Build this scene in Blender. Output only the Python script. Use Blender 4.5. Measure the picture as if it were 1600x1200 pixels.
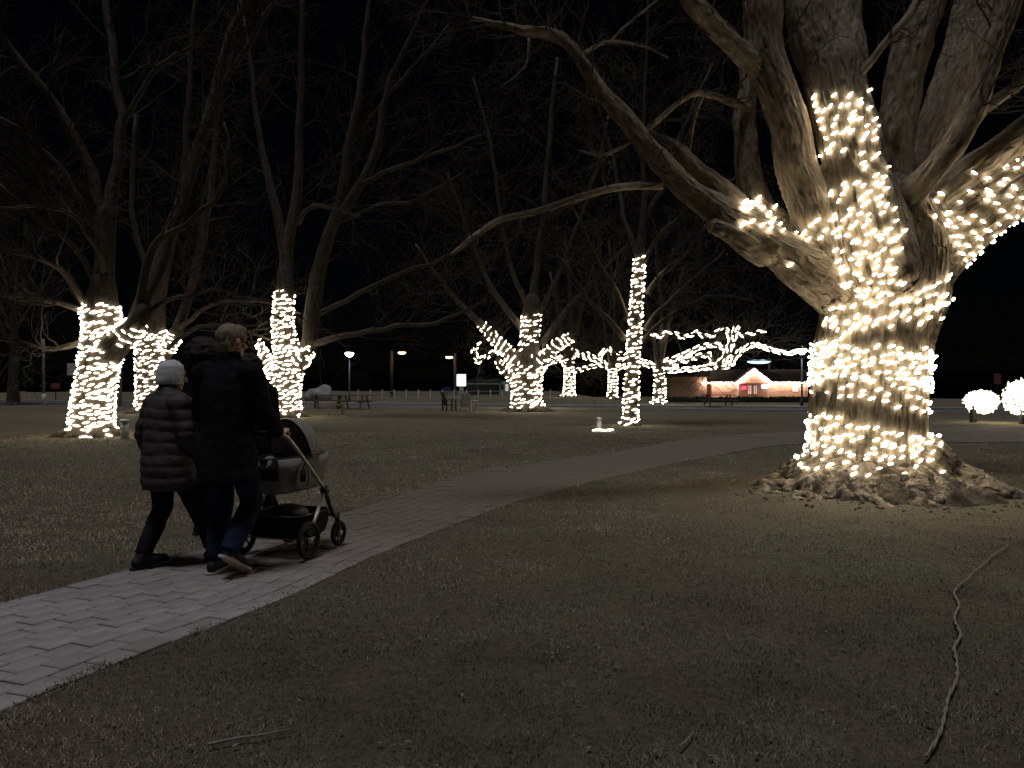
import bpy, math, random
import numpy as np
from mathutils import Vector, Matrix, Quaternion
from mathutils.bvhtree import BVHTree

# ------------------------------------------------------------------ camera, sky, light
SC = bpy.context.scene
for o in list(bpy.data.objects):
    bpy.data.objects.remove(o)
COL = SC.collection
F, EYE = 1200.0, 1.4            # focal length in photo pixels, camera height
cam_d = bpy.data.cameras.new('camera')
cam_d.sensor_width = 36.0
cam_d.lens = 27.0
cam_d.clip_end = 3000
cam_d.clip_start = 0.05
cam = bpy.data.objects.new('camera', cam_d)
cam.location = (0, 0, EYE)
cam.rotation_euler = (math.radians(90), 0, 0)
COL.objects.link(cam)
SC.camera = cam

SUN_EL, SUN_AZ = math.radians(78), math.radians(205)     # moon-like sun added from behind and left, replacing unseen street lights
world = bpy.data.worlds.new('World')
SC.world = world
world.use_nodes = True
wn = world.node_tree
sky = wn.nodes.new('ShaderNodeTexSky')
sky.sky_type = 'NISHITA'
sky.sun_disc = False
sky.sun_elevation = SUN_EL
sky.sun_rotation = SUN_AZ
bg = wn.nodes['Background']
bg.inputs['Strength'].default_value = 0.0002
wn.links.new(sky.outputs[0], bg.inputs['Color'])
sun_d = bpy.data.lights.new('sun', 'SUN')
sun_d.energy = 0.98
sun_d.angle = math.radians(14)
sun_d.color = (0.97, 0.96, 1.0)
sun = bpy.data.objects.new('sun', sun_d)
# direction the light comes from
sd = Vector((math.sin(SUN_AZ) * math.cos(SUN_EL), math.cos(SUN_AZ) * math.cos(SUN_EL), math.sin(SUN_EL)))
sun.rotation_euler = sd.to_track_quat('Z', 'Y').to_euler()
COL.objects.link(sun)
SC.view_settings.view_transform = 'Standard'
SC.view_settings.look = 'None'
SC.view_settings.exposure = 0
SC.view_settings.gamma = 1
SC.render.engine = 'CYCLES'
SC.cycles.use_denoising = True
SC.cycles.max_bounces = 5
SC.cycles.sample_clamp_indirect = 3.0
SC.cycles.use_light_tree = True
SC.cycles.caustics_reflective = False
SC.cycles.caustics_refractive = False

# ------------------------------------------------------------------ helpers
def P(px, py, d):
    return np.array([(px - 800) / F * d, d, EYE - (py - 600) / F * d])

def hash3(ix, iy, iz, seed):
    h = (ix.astype(np.int64) * 374761393 + iy.astype(np.int64) * 668265263 + iz.astype(np.int64) * 2147483647 + seed * 974711) & 0xffffffff
    h = ((h ^ (h >> 13)) * 1274126177) & 0xffffffff
    h = ((h ^ (h >> 16)) * 2246822519) & 0xffffffff
    return ((h ^ (h >> 15)) & 0xffffff) / float(0xffffff)

def vnoise(p, seed=0):
    p = np.asarray(p, float)
    i = np.floor(p).astype(np.int64)
    f = p - i
    f = f * f * (3 - 2 * f)
    r = 0
    for a in (0, 1):
        wa = f[:, 0] if a else 1 - f[:, 0]
        for b in (0, 1):
            wb = f[:, 1] if b else 1 - f[:, 1]
            for c in (0, 1):
                wc = f[:, 2] if c else 1 - f[:, 2]
                r = r + wa * wb * wc * hash3(i[:, 0] + a, i[:, 1] + b, i[:, 2] + c, seed)
    return r * 2 - 1

def fbm(p, octv=3, seed=0):
    s, a, r = 0, 1.0, 0
    p = np.asarray(p, float)
    for k in range(octv):
        r = r + a * vnoise(p * 2 ** k, seed + k * 17)
        s += a
        a *= .5
    return r / s

def ss(a, b, x):
    t = np.clip((np.asarray(x, float) - a) / (b - a), 0, 1)
    return t * t * (3 - 2 * t)

def catmull(pts, n=5):
    p = np.asarray(pts, float)
    if len(p) < 3:
        t = np.linspace(0, 1, n + 1)[:, None]
        return p[0] * (1 - t) + p[-1] * t
    q = np.vstack([2 * p[0] - p[1], p, 2 * p[-1] - p[-2]])
    out = []
    for i in range(1, len(q) - 2):
        for k in range(n):
            t = k / n
            a, b, c, d = q[i - 1], q[i], q[i + 1], q[i + 2]
            out.append(.5 * ((2 * b) + (-a + c) * t + (2 * a - 5 * b + 4 * c - d) * t * t + (-a + 3 * b - 3 * c + d) * t ** 3))
    out.append(p[-1])
    return np.array(out)

class MB:
    """collects shapes; becomes one mesh object"""
    def __init__(s):
        s.v, s.f, s.bc, s.n = [], [], [], 0
    def add(s, v, f, bc=None):
        v = np.asarray(v, float)
        s.v.append(v)
        for q in f:
            s.f.append(tuple(int(i) + s.n for i in q))
        s.bc.append(np.zeros((len(v), 3)) if bc is None else np.asarray(bc, float))
        s.n += len(v)
    def box(s, c, size, rot=None):
        c, h = np.array(c, float), np.array(size, float) / 2
        v = np.array([[x, y, z] for x in (-1, 1) for y in (-1, 1) for z in (-1, 1)], float) * h
        if rot is not None:
            v = v @ np.array(rot).T
        s.add(v + c, [(0, 1, 3, 2), (4, 6, 7, 5), (0, 4, 5, 1), (2, 3, 7, 6), (0, 2, 6, 4), (1, 5, 7, 3)])
    def tube(s, pts, rad, ns=8, cap=False, ref=None, flat=1.0, round_cap=False):
        pts = np.asarray(pts, float)
        n = len(pts)
        rad = np.broadcast_to(np.asarray(rad, float).reshape(-1, 1) if np.ndim(rad) == 1 else np.asarray(rad, float), (n, 2) if np.ndim(rad) == 2 else (n, 1))
        r1 = rad[:, 0]
        r2 = rad[:, 1] if rad.shape[1] == 2 else rad[:, 0] * flat
        tg = np.empty_like(pts)
        tg[1:-1] = pts[2:] - pts[:-2]
        tg[0] = pts[1] - pts[0]
        tg[-1] = pts[-1] - pts[-2]
        tg /= np.linalg.norm(tg, axis=1)[:, None] + 1e-12
        if round_cap:
            def capr(p, t, ra, rb, sgn):
                rm = .5 * (ra + rb) if ra < .05 else min(ra, rb)
                P_, A_, B_ = [], [], []
                for k in (75, 50, 25):
                    a = math.radians(k)
                    P_.append(p + sgn * t * rm * math.sin(a)); A_.append(ra * math.cos(a)); B_.append(rb * math.cos(a))
                return P_, A_, B_
            p0, a0, b0 = capr(pts[0], tg[0], r1[0], r2[0], -1)
            p1, a1, b1 = capr(pts[-1], tg[-1], r1[-1], r2[-1], 1)
            pts = np.vstack([p0, pts, p1[::-1]])
            r1 = np.concatenate([a0, r1, a1[::-1]])
            r2 = np.concatenate([b0, r2, b1[::-1]])
            tg = np.vstack([[tg[0]] * 3, tg, [tg[-1]] * 3])
            n = len(pts)
            cap = True
        a = np.array(ref, float) if ref is not None else (np.array([1., 0, 0]) if abs(tg[0][0]) < .9 else np.array([0, 1., 0]))
        ang = np.arange(ns) * (2 * math.pi / ns)
        ca, sa = np.cos(ang)[:, None], np.sin(ang)[:, None]
        V, B = [], []
        L = 0.0
        for i in range(n):
            if ref is not None:
                a = np.array(ref, float)
            a = a - tg[i] * a.dot(tg[i])
            a /= math.sqrt(a.dot(a)) + 1e-12
            t = tg[i]
            b = np.array([t[1] * a[2] - t[2] * a[1], t[2] * a[0] - t[0] * a[2], t[0] * a[1] - t[1] * a[0]])
            if i:
                L += math.sqrt(((pts[i] - pts[i - 1]) ** 2).sum())
            V.append(pts[i] + r1[i] * ca * a + r2[i] * sa * b)
            B.append(np.hstack([r1[i] * ca, r1[i] * sa, np.full((ns, 1), L)]))
        f = []
        for i in range(n - 1):
            o = i * ns
            for k in range(ns):
                k2 = (k + 1) % ns
                f.append((o + k, o + k2, o + ns + k2, o + ns + k))
        if cap:
            f.append(tuple(range(ns - 1, -1, -1)))
            f.append(tuple((n - 1) * ns + k for k in range(ns)))
        s.add(np.vstack(V), f, np.vstack(B))
    def ball(s, c, r, nu=12, nv=8, rot=None):
        r = np.broadcast_to(np.asarray(r, float), (3,))
        v = [[0, 0, -1]]
        for j in range(1, nv):
            ph = -math.pi / 2 + math.pi * j / nv
            for i in range(nu):
                th = 2 * math.pi * i / nu
                v.append([math.cos(ph) * math.cos(th), math.cos(ph) * math.sin(th), math.sin(ph)])
        v.append([0, 0, 1])
        v = np.array(v) * r
        if rot is not None:
            v = v @ np.array(rot).T
        f = [(0, 1 + (i + 1) % nu, 1 + i) for i in range(nu)]
        for j in range(nv - 2):
            o = 1 + j * nu
            for i in range(nu):
                f.append((o + i, o + (i + 1) % nu, o + nu + (i + 1) % nu, o + nu + i))
        o, e = 1 + (nv - 2) * nu, len(v) - 1
        f += [(o + i, o + (i + 1) % nu, e) for i in range(nu)]
        s.add(v + np.array(c), f)
    def ring(s, c, R, r, axis='x', ns=28, nr=8):
        v, f = [], []
        for i in range(ns):
            a = 2 * math.pi * i / ns
            for k in range(nr):
                b = 2 * math.pi * k / nr
                q = [r * math.sin(b), (R + r * math.cos(b)) * math.cos(a), (R + r * math.cos(b)) * math.sin(a)]
                v.append(q if axis == 'x' else [q[1], q[2], q[0]] if axis == 'z' else [q[1], q[0], q[2]])
        for i in range(ns):
            for k in range(nr):
                f.append((i * nr + k, ((i + 1) % ns) * nr + k, ((i + 1) % ns) * nr + (k + 1) % nr, i * nr + (k + 1) % nr))
        s.add(np.array(v) + np.array(c), f)
    def prism(s, poly, y0, y1):
        """poly in (x, z), extruded along y"""
        n = len(poly)
        v = [[x, y0, z] for x, z in poly] + [[x, y1, z] for x, z in poly]
        f = [tuple(range(n)), tuple(range(2 * n - 1, n - 1, -1))] + [(i, n + i, n + (i + 1) % n, (i + 1) % n) for i in range(n)]
        s.add(v, f)
    def mesh(s, name, off=(0, 0, 0), smooth=False, attr=True):
        me = bpy.data.meshes.new(name)
        v = np.vstack(s.v) - np.array(off)
        me.from_pydata(v.tolist(), [], s.f)
        if attr:
            at = me.attributes.new('bc', 'FLOAT_VECTOR', 'POINT')
            at.data.foreach_set('vector', np.vstack(s.bc).ravel())
        if smooth:
            me.polygons.foreach_set('use_smooth', np.ones(len(me.polygons), bool))
        me.update()
        return me

def wloc(o):
    l = Vector((0, 0, 0))
    while o is not None:
        l = l + o.location
        o = o.parent
    return np.array(l)

def link(name, me, mat, parent=None):
    o = bpy.data.objects.new(name, me)
    COL.objects.link(o)
    if mat is not None and len(me.materials) == 0:
        me.materials.append(mat)
    if parent is not None:
        o.parent = parent
    return o

def build(name, mb, mat, parent=None, local=False, smooth=False, kind=None):
    off = (0, 0, 0) if (local or parent is None) else wloc(parent)
    o = link(name, mb.mesh(name, off, smooth), mat, parent)
    if kind:
        o['kind'] = kind
    return o

def tag(o, label, cat, group=None):
    o['label'] = label
    o['category'] = cat
    if group:
        o['group'] = group
    return o

def thing(name, label, cat, loc=(0, 0, 0), rz=0, group=None):
    o = bpy.data.objects.new(name, None)
    o.empty_display_size = .1
    COL.objects.link(o)
    o.location = tuple(float(c) for c in loc)
    o.rotation_euler = (0, 0, rz)
    return tag(o, label, cat, group)

def remesh(mb, voxel, smooth_it=4, fac=.5):
    """fuse overlapping shells into one continuous surface"""
    me = mb.mesh('tmp', attr=False)
    o = bpy.data.objects.new('tmp', me)
    COL.objects.link(o)
    m = o.modifiers.new('r', 'REMESH')
    m.mode = 'VOXEL'
    m.voxel_size = voxel
    if smooth_it:
        m2 = o.modifiers.new('s', 'SMOOTH')
        m2.iterations = smooth_it
        m2.factor = fac
    bpy.context.view_layer.update()
    dg = bpy.context.evaluated_depsgraph_get()
    ev = o.evaluated_get(dg)
    out = bpy.data.meshes.new_from_object(ev)
    bpy.data.objects.remove(o)
    bpy.data.meshes.remove(me)
    out.polygons.foreach_set('use_smooth', np.ones(len(out.polygons), bool))
    return out

def coords(me):
    a = np.empty(len(me.vertices) * 3)
    me.vertices.foreach_get('co', a)
    return a.reshape(-1, 3)

def normals(me):
    a = np.empty(len(me.vertices) * 3)
    me.vertices.foreach_get('normal', a)
    return a.reshape(-1, 3)

def setco(me, v):
    me.vertices.foreach_set('co', np.ascontiguousarray(v).ravel())
    me.update()

# ------------------------------------------------------------------ materials
def mat(name, col, rough=.8, metal=0.0, var=None, scale=8, bump=0, bscale=40, coord='Object', emit=None, spec=.3, objrand=0, detail=4, sheen=0, ridged=False):
    m = bpy.data.materials.new(name)
    m.use_nodes = True
    nt = m.node_tree
    b = nt.nodes['Principled BSDF']
    b.inputs['Base Color'].default_value = (*col, 1)
    b.inputs['Roughness'].default_value = rough
    b.inputs['Metallic'].default_value = metal
    b.inputs['Specular IOR Level'].default_value = spec
    if sheen:
        b.inputs['Sheen Weight'].default_value = sheen
    if coord == 'bc':
        at = nt.nodes.new('ShaderNodeAttribute'); at.attribute_name = 'bc'
        mp = nt.nodes.new('ShaderNodeMapping')
        mp.inputs['Scale'].default_value = (1, 1, .3)
        nt.links.new(at.outputs['Vector'], mp.inputs['Vector'])
        cs = mp.outputs['Vector']
    else:
        tc = nt.nodes.new('ShaderNodeTexCoord')
        cs = tc.outputs[coord]
    colsock = None
    if var is not None:
        nz = nt.nodes.new('ShaderNodeTexNoise')
        nz.inputs['Scale'].default_value = scale
        nz.inputs['Detail'].default_value = detail
        nz.inputs['Roughness'].default_value = .65
        nt.links.new(cs, nz.inputs['Vector'])
        rp = nt.nodes.new('ShaderNodeValToRGB')
        rp.color_ramp.elements[0].position = .32
        rp.color_ramp.elements[1].position = .68
        rp.color_ramp.elements[0].color = (*col, 1)
        rp.color_ramp.elements[1].color = (*var, 1)
        nt.links.new(nz.outputs['Fac'], rp.inputs['Fac'])
        colsock = rp.outputs['Color']
        nt.links.new(colsock, b.inputs['Base Color'])
    if objrand:
        oi = nt.nodes.new('ShaderNodeObjectInfo')
        mr = nt.nodes.new('ShaderNodeMapRange')
        mr.inputs['To Min'].default_value = 1 - objrand
        mr.inputs['To Max'].default_value = 1 + objrand
        nt.links.new(oi.outputs['Random'], mr.inputs['Value'])
        vm = nt.nodes.new('ShaderNodeVectorMath'); vm.operation = 'SCALE'
        if colsock is not None:
            nt.links.new(colsock, vm.inputs[0])
        else:
            vm.inputs[0].default_value = col
        nt.links.new(mr.outputs['Result'], vm.inputs['Scale'])
        nt.links.new(vm.outputs['Vector'], b.inputs['Base Color'])
    if bump:
        n2 = nt.nodes.new('ShaderNodeTexNoise')
        n2.inputs['Scale'].default_value = bscale
        n2.inputs['Detail'].default_value = 5
        n2.inputs['Roughness'].default_value = .7
        if ridged:
            n2.noise_type = 'RIDGED_MULTIFRACTAL'
            n2.normalize = True
        nt.links.new(cs, n2.inputs['Vector'])
        bp = nt.nodes.new('ShaderNodeBump')
        bp.inputs['Strength'].default_value = 1
        bp.inputs['Distance'].default_value = bump
        nt.links.new(n2.outputs['Fac'], bp.inputs['Height'])
        nt.links.new(bp.outputs['Normal'], b.inputs['Normal'])
    if emit:
        b.inputs['Emission Color'].default_value = (*emit[0], 1)
        b.inputs['Emission Strength'].default_value = emit[1]
    return m

M = {}
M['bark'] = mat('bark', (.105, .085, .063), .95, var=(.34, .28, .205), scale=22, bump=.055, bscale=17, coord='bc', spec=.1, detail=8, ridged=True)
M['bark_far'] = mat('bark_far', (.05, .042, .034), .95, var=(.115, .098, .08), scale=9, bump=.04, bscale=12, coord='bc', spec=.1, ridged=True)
M['twig'] = mat('twig', (.036, .031, .026), .9, var=(.07, .06, .05), scale=3, spec=.1)
M['cutwood'] = mat('cutwood', (.42, .33, .2), .9, var=(.3, .22, .13), scale=20, bump=.004)
M['cord'] = mat('cord', (.03, .05, .03), .6)
M['dry_leaf'] = mat('dry_leaf', (.20, .12, .06), .9, var=(.12, .07, .04), scale=5, spec=.1)
WARM = (1.0, .865, .635)
def bulbmat(n, s, c=WARM):
    return mat(n, (.9, .85, .7), .4, emit=(c, s))
M['bulb'] = bulbmat('bulb_near', 18)
M['bulb_mid'] = bulbmat('bulb_mid', 10)
M['bulb_far'] = bulbmat('bulb_far', 9)
M['bulb_house'] = bulbmat('bulb_house', 90, (1.0, .70, .52))
M['black_cloth'] = mat('black_cloth', (.008, .008, .010), .95, var=(.014, .014, .016), scale=30, bump=.002, bscale=60, spec=.1)
M['puffer'] = mat('puffer', (.046, .041, .042), .65, var=(.066, .059, .060), scale=6, bump=.004, bscale=18, spec=.3)
M['jeans'] = mat('jeans', (.014, .020, .045), .9, var=(.024, .032, .065), scale=10, bump=.002, bscale=120, spec=.1)
M['trousers'] = mat('trousers', (.012, .012, .02), .9, var=(.02, .02, .03), scale=14, spec=.1)
M['skin'] = mat('skin', (.52, .33, .25), .55, var=(.58, .36, .28), scale=20, spec=.35)
M['eye'] = mat('eye', (.03, .02, .015), .2)
M['lip'] = mat('lip', (.35, .15, .13), .5)
M['white_knit'] = mat('white_knit', (.66, .68, .72), .95, var=(.52, .54, .58), scale=40, bump=.004, bscale=110)
M['hair_brown'] = mat('hair_brown', (.13, .10, .07), .6, var=(.30, .245, .18), scale=60, bump=.006, bscale=90)
M['hair_dark'] = mat('hair_dark', (.012, .010, .009), .7, var=(.03, .022, .018), scale=40, bump=.01, bscale=60)
M['hair_curl'] = mat('hair_curl', (.016, .012, .009), .7, var=(.045, .03, .02), scale=40, bump=.01, bscale=60)
M['sole'] = mat('sole', (.5, .48, .45), .7, var=(.45, .43, .4), scale=30)
M['shoe'] = mat('shoe', (.02, .022, .03), .7)
M['rubber'] = mat('rubber', (.02, .02, .02), .8, bump=.001, bscale=200)
M['alu'] = mat('alu', (.42, .40, .37), .35, metal=.7, var=(.36, .34, .31), scale=15)
M['black_plastic'] = mat('black_plastic', (.02, .02, .02), .45, spec=.5)
M['grey_fabric'] = mat('grey_fabric', (.20, .195, .187), .95, var=(.27, .26, .25), scale=60, bump=.002, bscale=200, spec=.1)
M['dark_fabric'] = mat('dark_fabric', (.02, .02, .022), .95, spec=.1)
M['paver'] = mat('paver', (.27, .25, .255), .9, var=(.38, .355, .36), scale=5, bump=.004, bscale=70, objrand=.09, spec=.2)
M['sand'] = mat('sand', (.035, .031, .027), 1, var=(.06, .052, .044), scale=30, bump=.004, spec=.1)
M['asphalt'] = mat('asphalt', (.09, .09, .10), .9, var=(.14, .14, .15), scale=2, bump=.004, bscale=60, spec=.2)
M['concrete'] = mat('concrete', (.34, .33, .32), .9, var=(.26, .25, .24), scale=3, bump=.003, bscale=60)
M['paint_white'] = mat('paint_white', (.8, .79, .76), .6, var=(.58, .57, .53), scale=8)
M['stone'] = mat('stone', (.34, .33, .31), .95, var=(.2, .195, .18), scale=3, bump=.03, bscale=6)
M['wood'] = mat('wood', (.13, .10, .07), .85, var=(.09, .07, .05), scale=9, bump=.003, bscale=50)
M['darkmetal'] = mat('darkmetal', (.05, .05, .055), .5, metal=.4)
M['siding'] = mat('siding', (.52, .34, .27), .85, var=(.46, .30, .24), scale=2)
M['siding_plain'] = mat('siding_plain', (.40, .27, .20), .85, var=(.34, .23, .17), scale=2)
M['roof'] = mat('roof', (.035, .033, .032), .95, var=(.055, .05, .048), scale=4, bump=.01, bscale=20)
M['teal'] = mat('teal', (.30, .45, .46), .8, var=(.24, .38, .40), scale=2)
M['glass'] = mat('glass', (.02, .02, .025), .08, spec=.8)
M['hedge'] = mat('hedge', (.016, .02, .012), 1, var=(.03, .036, .02), scale=8, bump=.05, bscale=14, spec=.05)
M['white_lamp'] = mat('white_lamp', (.9, .9, .9), .4, emit=((.72, .80, 1.0), 45))
M['warm_lamp'] = mat('warm_lamp', (.9, .85, .7), .4, emit=((1.0, .62, .30), 9))
M['sign_lit'] = mat('sign_lit', (.9, .9, .9), .4, emit=((.80, .88, 1.0), 5))
M['sign_blue'] = mat('sign_blue', (.5, .7, .9), .4, emit=((.50, .78, 1.0), 2.2))
M['neon'] = mat('neon', (.8, .05, .08), .4, emit=((1.0, .04, .09), 4))
M['window_lit'] = mat('window_lit', (.8, .75, .7), .3, emit=((1.0, .80, .66), .55))
M['window_dim'] = mat('window_dim', (.3, .2, .17), .4, emit=((1.0, .6, .45), .12))
M['red_paint'] = mat('red_paint', (.22, .08, .08), .6)
M['cable'] = mat('cable', (.30, .27, .235), .8, var=(.18, .16, .135), scale=30)

def soil_and_depth_tint(m):
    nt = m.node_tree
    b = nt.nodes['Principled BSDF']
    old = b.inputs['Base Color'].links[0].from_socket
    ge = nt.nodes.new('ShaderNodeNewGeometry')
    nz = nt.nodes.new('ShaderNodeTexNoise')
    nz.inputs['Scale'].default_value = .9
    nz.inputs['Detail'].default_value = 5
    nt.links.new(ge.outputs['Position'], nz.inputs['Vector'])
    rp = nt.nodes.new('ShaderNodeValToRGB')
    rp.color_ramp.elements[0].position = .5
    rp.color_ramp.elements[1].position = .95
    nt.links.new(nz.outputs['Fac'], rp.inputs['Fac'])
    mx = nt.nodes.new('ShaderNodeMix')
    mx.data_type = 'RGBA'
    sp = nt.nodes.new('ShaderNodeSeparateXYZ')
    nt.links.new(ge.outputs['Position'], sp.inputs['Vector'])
    mr = nt.nodes.new('ShaderNodeMapRange')          # brown tint rising with depth, on top of the noise stains
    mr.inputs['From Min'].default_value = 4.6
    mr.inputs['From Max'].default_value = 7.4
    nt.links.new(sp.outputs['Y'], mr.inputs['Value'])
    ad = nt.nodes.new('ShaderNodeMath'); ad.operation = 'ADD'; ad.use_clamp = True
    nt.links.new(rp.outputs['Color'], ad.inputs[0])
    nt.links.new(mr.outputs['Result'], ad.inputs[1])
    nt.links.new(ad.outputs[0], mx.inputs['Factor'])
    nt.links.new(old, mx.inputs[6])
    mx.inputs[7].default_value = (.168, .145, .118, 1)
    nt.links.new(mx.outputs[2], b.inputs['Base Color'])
soil_and_depth_tint(M['paver'])

# ------------------------------------------------------------------ path plan and ground height
near_e = [(-4.2, -4.0), (-3.1, -.1), (-2.15, 3.23), (-1.5, 4.84), (-1.12, 6.1), (-.83, 6.86), (-.4, 7.9), (.05, 8.94), (.8, 10.3), (1.69, 11.67), (3.7, 14.5), (6.5, 17.6), (10.1, 18.0), (16, 18.4), (30, 19.5)]
far_e = [(-5.8, -3.6), (-4.65, .35), (-3.68, 3.68), (-3.0, 5.3), (-2.5, 6.65), (-2.1, 7.5), (-1.65, 8.6), (-1.3, 9.8), (-.75, 11.6), (.3, 13.2), (2.28, 15.9), (5.4, 20.2), (10.5, 23.2), (17, 25.3), (30, 27.0)]
NE, FE = catmull(near_e, 12), catmull(far_e, 12)
CE = (NE + FE) / 2
HW = np.linalg.norm(NE - FE, axis=1) / 2
ARC = np.concatenate([[0], np.cumsum(np.linalg.norm(np.diff(CE, axis=0), axis=1))])

PSEG = [(i, min(i + 3, len(CE) - 1)) for i in range(0, len(CE) - 1, 3)]
def path_sd(x, y):
    """signed distance-like value: <0 inside the path"""
    x, y = np.asarray(x, float).ravel(), np.asarray(y, float).ravel()
    out = np.full(len(x), 1e9)
    q = np.stack([x, y], 1)
    for i, k in PSEG:
        a, b = CE[i], CE[k]
        ab = b - a
        L2 = ab.dot(ab)
        t = np.clip(((q - a) @ ab) / L2, 0, 1)
        d = np.linalg.norm(q - (a + t[:, None] * ab), axis=1) - (HW[i] * (1 - t) + HW[k] * t)
        out = np.minimum(out, d)
    return out

TREE_C = np.array([4.45, 9.75])
ROAD_A, ROAD_K = 45.0, -.31                      # road centre line y = A + K x
def road_sd(x, y):
    return np.abs(y - (ROAD_A + ROAD_K * x)) / math.hypot(1, ROAD_K) - 3.0

def gz(x, y):
    x, y = np.asarray(x, float), np.asarray(y, float)
    sh = x.shape
    x, y = x.ravel(), y.ravel()
    q = np.stack([x, y, np.zeros_like(x)], 1)
    ps = path_sd(x, y)
    z = .02 + .022 * fbm(q * .55, 2, 3) * ss(.1, .8, ps) * ss(.1, 1.5, road_sd(x, y)) + .008 * fbm(q * 3.1, 2, 9) * ss(.05, .4, ps) * ss(14, 9, y)
    r = np.hypot(x - TREE_C[0], y - TREE_C[1])
    z = z + .10 * ss(2.6, .5, r)
    z = z - 1.07 * ss(56, 84, y) * ss(8, 15, x)
    return z.reshape(sh)

def gz1(x, y):
    return float(gz(np.array([x]), np.array([y]))[0])

def graded(lo, hi, a, b, step, grow=1.17):
    c = list(np.arange(a, b + 1e-6, step))
    s, p = step, a
    left = []
    while p > lo:
        s *= grow
        p -= s
        left.append(p)
    s, p = step, b
    right = []
    while p < hi:
        s *= grow
        p += s
        right.append(p)
    return np.array(left[::-1] + c + right)

def nodes_ground():
    m = bpy.data.materials.new('turf_soil')
    m.use_nodes = True
    nt = m.node_tree
    b = nt.nodes['Principled BSDF']
    b.inputs['Roughness'].default_value = 1
    b.inputs['Specular IOR Level'].default_value = .08
    tc = nt.nodes.new('ShaderNodeTexCoord')
    def noise(sc, det, ro=.6):
        n = nt.nodes.new('ShaderNodeTexNoise')
        n.inputs['Scale'].default_value = sc
        n.inputs['Detail'].default_value = det
        n.inputs['Roughness'].default_value = ro
        nt.links.new(tc.outputs['Object'], n.inputs['Vector'])
        return n.outputs['Fac']
    def ramp(fac, els):
        r = nt.nodes.new('ShaderNodeValToRGB')
        while len(r.color_ramp.elements) < len(els):
            r.color_ramp.elements.new(.5)
        for e, (p, c) in zip(r.color_ramp.elements, els):
            e.position = p
            e.color = (*c, 1)
        nt.links.new(fac, r.inputs['Fac'])
        return r.outputs['Color']
    big = ramp(noise(.55, 5), [(.3, (.130, .108, .088)), (.5, (.172, .156, .118)), (.7, (.150, .158, .108))])
    fine = ramp(noise(26, 5, .75), [(.25, (.45, .45, .45)), (.75, (1.55, 1.5, 1.4))])
    mx = nt.nodes.new('ShaderNodeMix')
    mx.data_type = 'RGBA'
    mx.blend_type = 'MULTIPLY'
    mx.inputs['Factor'].default_value = 1
    nt.links.new(big, mx.inputs[6])
    nt.links.new(fine, mx.inputs[7])
    nt.links.new(mx.outputs[2], b.inputs['Base Color'])
    bp = nt.nodes.new('ShaderNodeBump')
    bp.inputs['Distance'].default_value = .05
    bp.inputs['Strength'].default_value = 1
    nt.links.new(noise(18, 6, .8), bp.inputs['Height'])
    nt.links.new(bp.outputs['Normal'], b.inputs['Normal'])
    return m
M['ground'] = nodes_ground()

def grid_mesh(name, X, Y, Z):
    ny, nx = X.shape
    me = bpy.data.meshes.new(name)
    v = np.stack([X.ravel(), Y.ravel(), Z.ravel()], 1)
    idx = np.arange(nx * ny).reshape(ny, nx)
    f = np.stack([idx[:-1, :-1], idx[:-1, 1:], idx[1:, 1:], idx[1:, :-1]], -1).reshape(-1, 4)
    me.from_pydata(v.tolist(), [], f.tolist())
    me.polygons.foreach_set('use_smooth', np.ones(len(me.polygons), bool))
    me.update()
    return me

xs = graded(-700, 700, -9, 15, .14)
ys = graded(-300, 1200, -1.5, 26, .14)
GX, GY = np.meshgrid(xs, ys)
GZ = gz(GX, GY) - .05 * ss(-.02, -.14, path_sd(GX, GY)).reshape(GX.shape)
ground = link('ground', grid_mesh('ground', GX, GY, GZ), M['ground'])
ground['kind'] = 'structure'

# ------------------------------------------------------------------ brick path
def path_pt(s, v):
    """s metres along the centre line, v in -1 (near edge, right) .. 1 (far edge, left)"""
    i = min(max(np.searchsorted(ARC, s) - 1, 0), len(ARC) - 2)
    t = (s - ARC[i]) / (ARC[i + 1] - ARC[i])
    a = NE[i] * (1 - t) + NE[i + 1] * t
    b = FE[i] * (1 - t) + FE[i + 1] * t
    return a * (1 - v) / 2 + b * (1 + v) / 2

def path_sheet(name, s0, s1, z, material, nv=2, ns=None):
    ns = ns or int((s1 - s0) / .25)
    mb_v, uv = [], []
    vs = np.linspace(-1, 1, nv)
    for s in np.linspace(s0, s1, ns):
        for v in vs:
            p = path_pt(s, v)
            mb_v.append((p[0], p[1], z))
            uv.append((s, v * .85))
    me = bpy.data.meshes.new(name)
    f = [(i * nv + k, i * nv + k + 1, (i + 1) * nv + k + 1, (i + 1) * nv + k) for i in range(ns - 1) for k in range(nv - 1)]
    f = [q[::-1] for q in f]
    me.from_pydata(mb_v, [], f)
    ul = me.uv_layers.new(name='UVMap')
    for l in me.loops:
        ul.data[l.index].uv = uv[l.vertex_index]
    me.update()
    if me.polygons[0].normal.z < 0:
        me.flip_normals()
    return link(name, me, material)

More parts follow.
